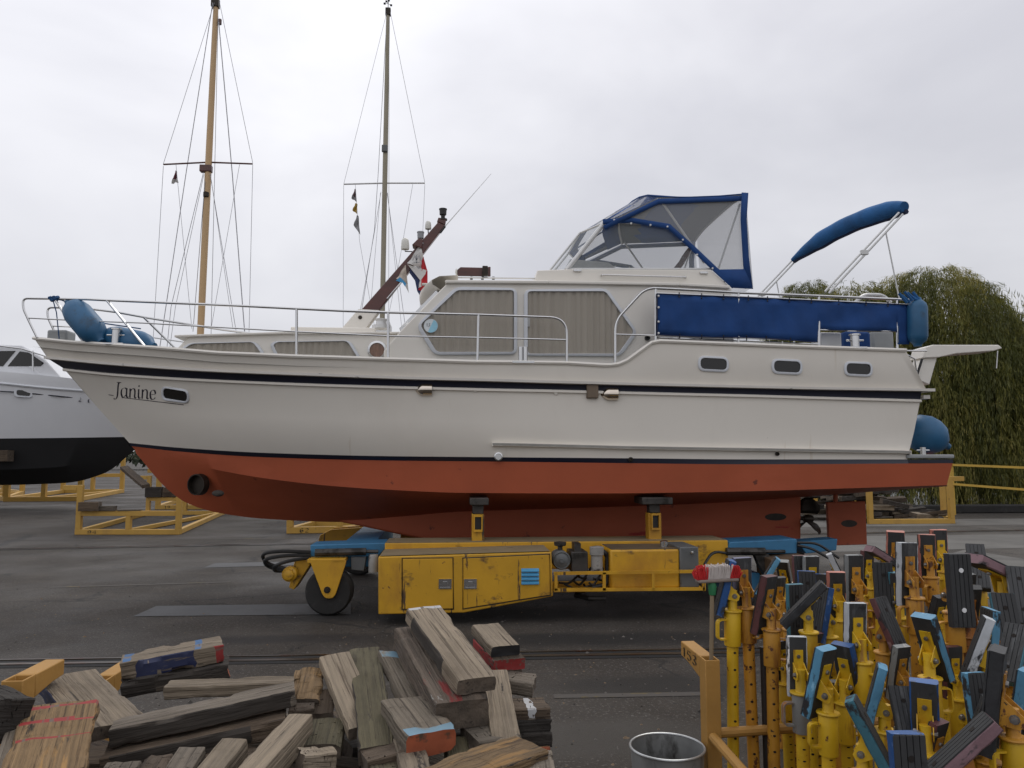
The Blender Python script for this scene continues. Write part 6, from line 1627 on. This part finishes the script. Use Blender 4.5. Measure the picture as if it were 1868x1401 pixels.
for a in (
 ('hull prop with a bright blue pad seen edge on, beside the broom', 1336, 1082, 4.5, 80, 14, 'blue', .90, 0, 0, 190),
 ('hull prop with an orange fork on a black pad, right of the bright blue edge', 1361, 1077, 4.52, 3, 3, 'purple', .9, 1, 1, -60),
 ('hull prop with a dark red edged pad over a long pierced orange tube', 1407, 1116, 4.38, 32, 13, 'darkred', .95, 1, 1, -20),
 ('hull prop showing a teal edged grooved pad face behind the dark red one', 1442, 1118, 4.75, 190, 0, 'teal', .9, 1, 1),
 ('hull prop with a charcoal pad lying aslant over a bright yellow fork', 1474, 1120, 4.33, 68, 43, 'black', .92, 0, 0, 200),
 ('hull prop with a blue edged pad leaning beside the aslant charcoal pad', 1511, 1130, 4.55, 100, 14, 'blue', .9, 0, 0, 0),
 ('hull prop with a salmon topped black pad and yellow fork, middle of the rack', 1532, 1102, 4.85, -4, 4, 'pink', .95, 0, 0),
 ('small far hull prop with a pale blue pad edge tilted left, before the mover', 1408, 1062, 5.6, 70, 30, 'lightblue', .85, 0),
 ('small far hull prop with a grey pad turned away, next to the pale blue one', 1430, 1066, 5.7, -40, 25, 'grey', .85, 0),
 ('far hull prop with a yellow tongue on a black pad below the blue arm', 1486, 1068, 5.35, 2, 4, 'grey', .95, 0),
 ('far hull prop showing a brownish grooved pad face with red flecks', 1457, 1062, 5.5, 176, 3, 'darkred', .95, 1),
 ('hull prop with blue edge round a grooved face, above the aslant charcoal pad', 1470, 1094, 4.95, 168, 2, 'blue', .92, 0),
 ('far hull prop with a white and blue tilted pad, top centre of the rack', 1522, 1058, 5.9, -115, 25, 'white', .95, 0),
 ('grey topped hull prop with orange fork, left of the white edged one', 1567, 1072, 5.0, 4, 3, 'grey', 1.0, 1),
 ('far hull prop with a salmon topped pad leaning left, leftmost of the three salmon tops', 1636, 1024, 5.25, -22, 12, 'pink', .98, 1, 0),
 ('far hull prop with a salmon topped pad, middle of the three salmon tops', 1697, 1027, 5.3, -12, 3, 'pink', .95, 1),
 ('far hull prop with a salmon topped pad, rightmost and tallest of the three', 1722, 1018, 5.6, 0, 2, 'pink', 1.0, 0),
 ('hull prop with a white edged black pad on a tall orange stem', 1667, 1058, 4.3, 8, 3, 'white', 1.0, 1, 1, 180),
 ('hull prop with a big grooved black face and two bright white holes', 1737, 1082, 4.0, 181, 0, 'black', 1.05, 1, 1, None, 1),
 ('far hull prop with a mauve edged pad lying aslant under the salmon tops', 1622, 1040, 5.1, -88, 60, 'mauve', .95, 0),
 ('hull prop with a dark grooved face leaning behind the white topped pad', 1610, 1084, 4.7, 160, 8, 'black', .95, 0),
 ('hull prop with a rusty brown grooved face lying aslant, centre of the rack', 1612, 1156, 4.15, -152, 24, 'darkred', .9, 1, 1),
 ('white topped hull prop with dull yellow fork, below the grey topped one', 1571, 1172, 4.0, 6, 4, 'white', .95, 0, 0, -60),
 ('hull prop with a sky blue pad edge slanting down to the right', 1694, 1198, 3.7, -62, 22, 'lightblue', .95, 0, 0, 0),
 ('hull prop with a white pad edge slanting left, facing the sky blue one', 1801, 1203, 3.7, 62, 20, 'white', .95, 0, 0, 180),
 ('hull prop with a long brown pad lying nearly flat at the right edge', 1828, 1066, 4.55, -80, 68, 'mauve', 1.25, 0),
 ('hull prop with a teal edged grooved face tilted back, right part of the rack', 1834, 1158, 4.2, 160, 24, 'teal', 1.05, 0),
 ('hull prop with a grey grooved pad at the far right edge of the picture', 1862, 1102, 4.4, 150, 35, 'grey', 1.0, 0),
 ('hull prop with its pad turned away behind the long flat brown pad', 1784, 1048, 5.0, 150, 40, 'black', .95, 0),
 ('hull prop with a white topped pad, grey sleeve and grey handle', 1460, 1227, 4.0, -4, 2, 'white', .85, 0, 3, 180),
 ('hull prop with a pale blue pad edge over a clean bright yellow sleeve', 1510, 1262, 3.8, 30, 14, 'lightblue', 1.0, 0, 0, 180),
 ('hull prop with a deep blue pad edge slanting right behind the pale blue one', 1540, 1246, 4.0, -56, 16, 'blue', .95, 0, 0, 0),
 ('hull prop with a turquoise pad edge slanting left, front centre of the rack', 1613, 1292, 3.55, 62, 15, 'lightblue', .9, 0, 0),
 ('hull prop with a grooved pad flaked with turquoise, leaning right at the bottom', 1573, 1366, 3.4, -122, 27, 'teal', 1.0, 0, 0, 190),
 ('nearest hull prop, its big grooved face edged in violet blue at the bottom edge', 1645, 1436, 2.9, 176, 2, 'blue', 1.05, 0),
 ('hull prop with a black grooved pad under a scuffed pale top edge', 1648, 1325, 3.45, 168, 26, 'black', .8, 0),
 ('hull prop with a black pad, scraped blue right edge and yellow fork', 1688, 1330, 3.3, -32, 12, 'blue', .95, 0, 0),
 ('hull prop with a mauve and black pad lying aslant at the bottom of the rack', 1762, 1402, 3.05, 72, 46, 'mauve', 1.05, 2, 2),
 ('hull prop with a turquoise lined grooved face above the aslant mauve pad', 1770, 1304, 3.5, 190, 6, 'lightblue', .95, 0),
 ('hull prop with a large plain black pad and orange fork, lower right corner', 1846, 1300, 3.1, 48, 8, 'black', 1.2, 1, 0, 180),
 ('hull prop with a light teal pad edge cut by the right picture edge', 1890, 1316, 3.2, 35, 10, 'lightblue', 1.0, 1),
 ('hull prop with a teal edged pad hanging tilted above the large plain black pad', 1850, 1210, 3.75, 125, 42, 'teal', .9, 1),
 ('hull prop with a pale blue pad seen edge on, right of the white edge', 1822, 1180, 4.0, 85, 6, 'lightblue', .95, 1),
 ('hull prop half hidden with an orange fork behind the white slanting edge', 1770, 1130, 4.4, -20, 30, 'black', .95, 2),
 ('half hidden yellow hull prop between the sky blue edge and the white holes', 1716, 1140, 4.45, 20, 20, 'black', .8, 0),
 ('hull prop half hidden low down behind the grey sleeved one', 1488, 1205, 4.45, 30, 20, 'darkred', .75, 0, 0),
 ('hull prop half hidden with a black pad behind the turquoise slanting edge', 1650, 1240, 3.95, 15, 12, 'grey', .8, 1),
 ('hull prop half hidden with a dark pad to the left of the lower right corner', 1800, 1345, 3.35, 60, 20, 'black', .8, 1),
 ('hull prop half hidden with a dark tilted pad between mauve pad and violet blue face', 1715, 1390, 3.3, 25, 18, 'darkred', .8, 1),
 ('far hull prop with a bare yellow fork peeping out between the two grooved faces', 1588, 1048, 5.5, 10, 8, 'darkred', .8, 0),
 ('far hull prop with a small blue topped pad behind the aslant charcoal pad', 1500, 1092, 5.3, -10, 4, 'blue', .8, 0),
 ('orange hull prop squeezed in behind the dark red edged pad', 1425, 1100, 5.1, 15, 10, 'black', .8, 1),
 ('yellow hull prop with a teal topped pad left of the white edged tall one', 1640, 1096, 4.6, -12, 8, 'teal', .8, 0),
 ('orange hull prop with a grey topped pad to the right of the white holes', 1775, 1098, 4.7, 12, 10, 'grey', .8, 1),
 ('yellow hull prop low down between the sky blue and the white slanting edges', 1748, 1238, 3.9, 5, 6, 'darkred', .75, 0),
 ('orange hull prop low down behind the pale blue edge and clean yellow sleeve', 1530, 1300, 4.05, -15, 12, 'black', .75, 1),
 ('yellow hull prop low down left of the grey sleeved one', 1432, 1215, 4.6, 20, 12, 'purple', .72, 0),
 ): prop(*a)
# plain pipe standing between them
q = P(1393, 1180, 4.5)
o = MB().tube([(q.x, q.y, 0), (q.x, q.y, q.z)], .022, 12).build('steel_pipe', mat('dark_pipe', (.035, .03, .028), .6, .3, .2, 5)); tag(o, 'plain dark steel pipe standing among the orange prop tubes', 'pipe')
# ================================================================ heap of timber blocks, front left
F = pxt
F((222,1200),4.1,(404,1168),4.25,.22,.09,0,W_PALE,'short pale block with blue paint stripes, on top of the heap at left',bands=[(.03,.10,'t','blue'),(.72,.79,'t','blue'),(.16,.72,'f','navy'),(.92,1,'f','red')],rough=1.2)
F((224,1233),4.07,(416,1203),4.22,.21,.085,0,W_DARK,'dark split block with an orange painted end under the blue-striped one',rough=2,end='orange',bands=[(.3,.7,'f','dark_side')])
F((122,1229),3.9,(208,1320),3.36,.25,.055,0,W_PALE,'wide pale board sloping towards the viewer at left, edge painted navy',side='navy')
F((205,1322),3.35,(537,1250),3.5,.15,.07,0,W_GREY,'long grooved beam across the heap, upper of the pair',bands=[(0,.97,'f','dark_side')],rough=1.2)
F((192,1368),3.31,(520,1296),3.46,.20,.075,0,W_BROWN,'long brown beam directly under the grooved one',rough=1.4,bands=[(.05,.8,'f','dark_side')])
F((305,1247),3.82,(538,1238),3.88,.12,.055,0,W_PALE,'slim pale plank lying behind the long grooved beam',rough=1)
F((112,1282),3.3,(74,1412),2.85,.26,.05,0,W_ROT,'rotten splintered board with red paint lines, lower left corner',bands=[(.03,.07,'t','red'),(.24,.30,'t','red'),(.50,.53,'t','red'),(0,1,'u','red')],rough=2.2)
F((50,1290),3.3,(14,1412),2.9,.1,.09,0,W_GREY,'greenish grey batten left of the rotten board',rough=.8)
F((-34,1262),3.2,(36,1262),3.3,.3,.16,0,W_DARK,'thick black block at the left picture edge',rough=1.6)
F((548,1302),3.3,(436,1424),2.75,.1,.1,0,W_PALE,'clean pale square baulk pointing at the viewer, longest at the bottom',rough=.5)
F((428,1346),3.1,(366,1424),2.8,.1,.1,0,W_PALE,'pale baulk with a bluish stripe, left of the longest one',bands=[(.35,1,'t','lblue')] if False else (),rough=.5)
F((350,1362),3.05,(310,1424),2.85,.1,.1,0,W_GREY,'grey baulk end peeping out below the long beams, third from the right',rough=.6)
F((288,1376),3.05,(262,1424),2.88,.11,.1,0,W_BROWN,'brown baulk end below the long beams with a round worn tip',rough=1.5)
F((226,1390),3.0,(204,1424),2.88,.12,.08,0,W_GREY,'short grey end right of the rotten red-lined board',rough=1)
F((528,1289),3.44,(573,1286),3.46,.09,.15,0,W_BROWN,'small upright brown block at the end of the long beams',rough=.8)
F((566,1219),3.72,(553,1276),3.5,.13,.1,0,W_ROT,'crumbling orange-brown block end in the middle of the heap',rough=2.6)
F((592,1258),3.6,(586,1302),3.45,.09,.03,0,W_BROWN,'thin cracked slat left of the tilted grey plank',rough=1)
F((600,1310),3.4,(588,1358),3.2,.14,.06,0,W_MOSS,'mossy slab below the thin cracked slat',rough=1)
F((550,1370),3.0,(609,1367),3.05,.1,.1,0,W_PALE,'pale rounded stub at the bottom beside the square baulk',rough=1.8)
F((610,1193),3.75,(667,1324),3.3,.142,.055,4,W_PALE,'smooth silver-grey plank tilted to the right, centre of the heap',rough=.5)
F((664,1182),3.86,(688,1360),3.1,.14,.07,3,W_MOSS,'green mossy plank lying under the silver-grey one',rough=1.2,bands=[(.4,1,'f','dark_side')])
F((662,1376),3.05,(736,1356),3.1,.16,.08,0,W_BROWN,'brown board end jutting out below the mossy plank',rough=1)
F((716,1188),3.8,(790,1322),3.25,.135,.05,-8,W_BLU,'tan board with a flaked pale blue top end, left of the big baulk',rough=1.4,bands=[(0,.1,'t','lblue')])
F((764,1142),3.86,(846,1277),3.22,.235,.125,0,W_RED,'big baulk flaked with red paint, under the topmost pale one',rough=1.5)
F((773,1107),3.85,(871,1237),3.25,.175,.065,0,W_PALE,'topmost pale baulk sloping down towards the viewer',rough=.7,bands=[(0,.03,'t','white'),(.12,.75,'f','dark_side')])
F((738,1272),3.35,(788,1334),3.04,.2,.09,0,W_BLU,'block with a pale blue band and an orange end below the big baulk',rough=1,bands=[(.86,1,'t','lblue')],end='orange')
F((885,1138),4.15,(923,1178),3.85,.15,.05,0,W_PALE,'flat pale block with a black end, on top of the right-hand stack',rough=.8,end='black')
F((890,1163),4.1,(931,1203),3.82,.165,.055,0,W_BROWN,'block with a bright red painted end under the flat pale one',rough=.8,end='red',side='red')
F((880,1190),4.08,(925,1222),3.82,.17,.05,0,W_DARK,'dark block under the red-ended one in the right-hand stack',rough=1)
F((906,1228),3.78,(976,1238),3.74,.17,.065,0,W_GREY,'grey block lower in the right-hand stack, above the white-striped one',rough=.7)
F((922,1284),3.5,(997,1281),3.52,.16,.05,0,W_BROWN,'brown block with a white stripe across it, right side of the heap',rough=1,bands=[(.48,.64,'tf','white')])
F((925,1305),3.49,(998,1302),3.51,.165,.05,0,W_DARK,'black-edged block below the white-striped one',rough=1.2)
F((932,1328),3.47,(998,1325),3.49,.165,.06,0,W_DARK,'dark green-black block, third below the white stripe',rough=1.2)
F((940,1352),3.45,(996,1350),3.47,.16,.07,0,W_ROT,'orange-brown block near the foot of the right-hand stack',rough=1.2,side='orange')
F((902,1222),3.72,(926,1358),3.1,.12,.05,0,W_PALE,'clean pale plank sloping down right of the big baulk',rough=.6)
F((856,1338),3.2,(931,1326),3.26,.2,.04,0,W_GREY,'flat grey-brown panel under the end of the big baulk',rough=.5)
F((798,1412),2.75,(968,1354),3.0,.2,.09,0,W_ROT,'rotten streaky beam across the bottom right of the heap',rough=2.2)
F((984,1368),3.0,(992,1424),2.75,.1,.1,0,W_GREY,'grey block end at the lower right foot of the heap',rough=1)
F((742,1345),3.15,(768,1424),2.8,.11,.05,0,W_PALE,'pale board end at the bottom, below the blue-banded block',rough=.6)
F((700,1392),3.0,(712,1424),2.85,.1,.06,0,W_MOSS,'mossy board end at the bottom edge, left of the pale board end',rough=1)
F((830,1345),3.25,(850,1420),2.9,.1,.05,0,W_MOSS,'dark mossy board end behind the rotten streaky beam',rough=1)
rz_ = random.Random(77)
for k in range(84):           # the lower layers that carry the visible ones
    lay = k // 12; y = rz_.uniform(2.95, 4.0); xl, xr = P(0, 1300, y).x - .2, P(985, 1300, y).x - .18
    L = rz_.uniform(.4, .95); an = rz_.uniform(-.7, .7) + (1.57 if rz_.random() < .35 else 0); x = rz_.uniform(xl, xr)
    ex = abs(math.cos(an)) * L / 2; x = min(x, xr - ex); h = rz_.uniform(.06, .1); z = .02 + lay * .092 + h
    z = min(z, .62); y = min(max(y, 2.9 + abs(math.sin(an)) * L / 2), 4.1 - abs(math.sin(an)) * L / 2)
    d = Vector((math.cos(an), math.sin(an), 0)) * L / 2; tl = Vector((0, 0, rz_.uniform(-.02, .02)))
    timber(Vector((x, y, z)) - d - tl, Vector((x, y, z)) + d + tl, rz_.uniform(.1, .22), h, rz_.uniform(-8, 8), rz_.choice((W_DARK, W_BROWN, W_BROWN, W_GREY, W_MOSS)), 'weathered block in the shaded lower layers of the heap', group='lower layers of the timber heap')
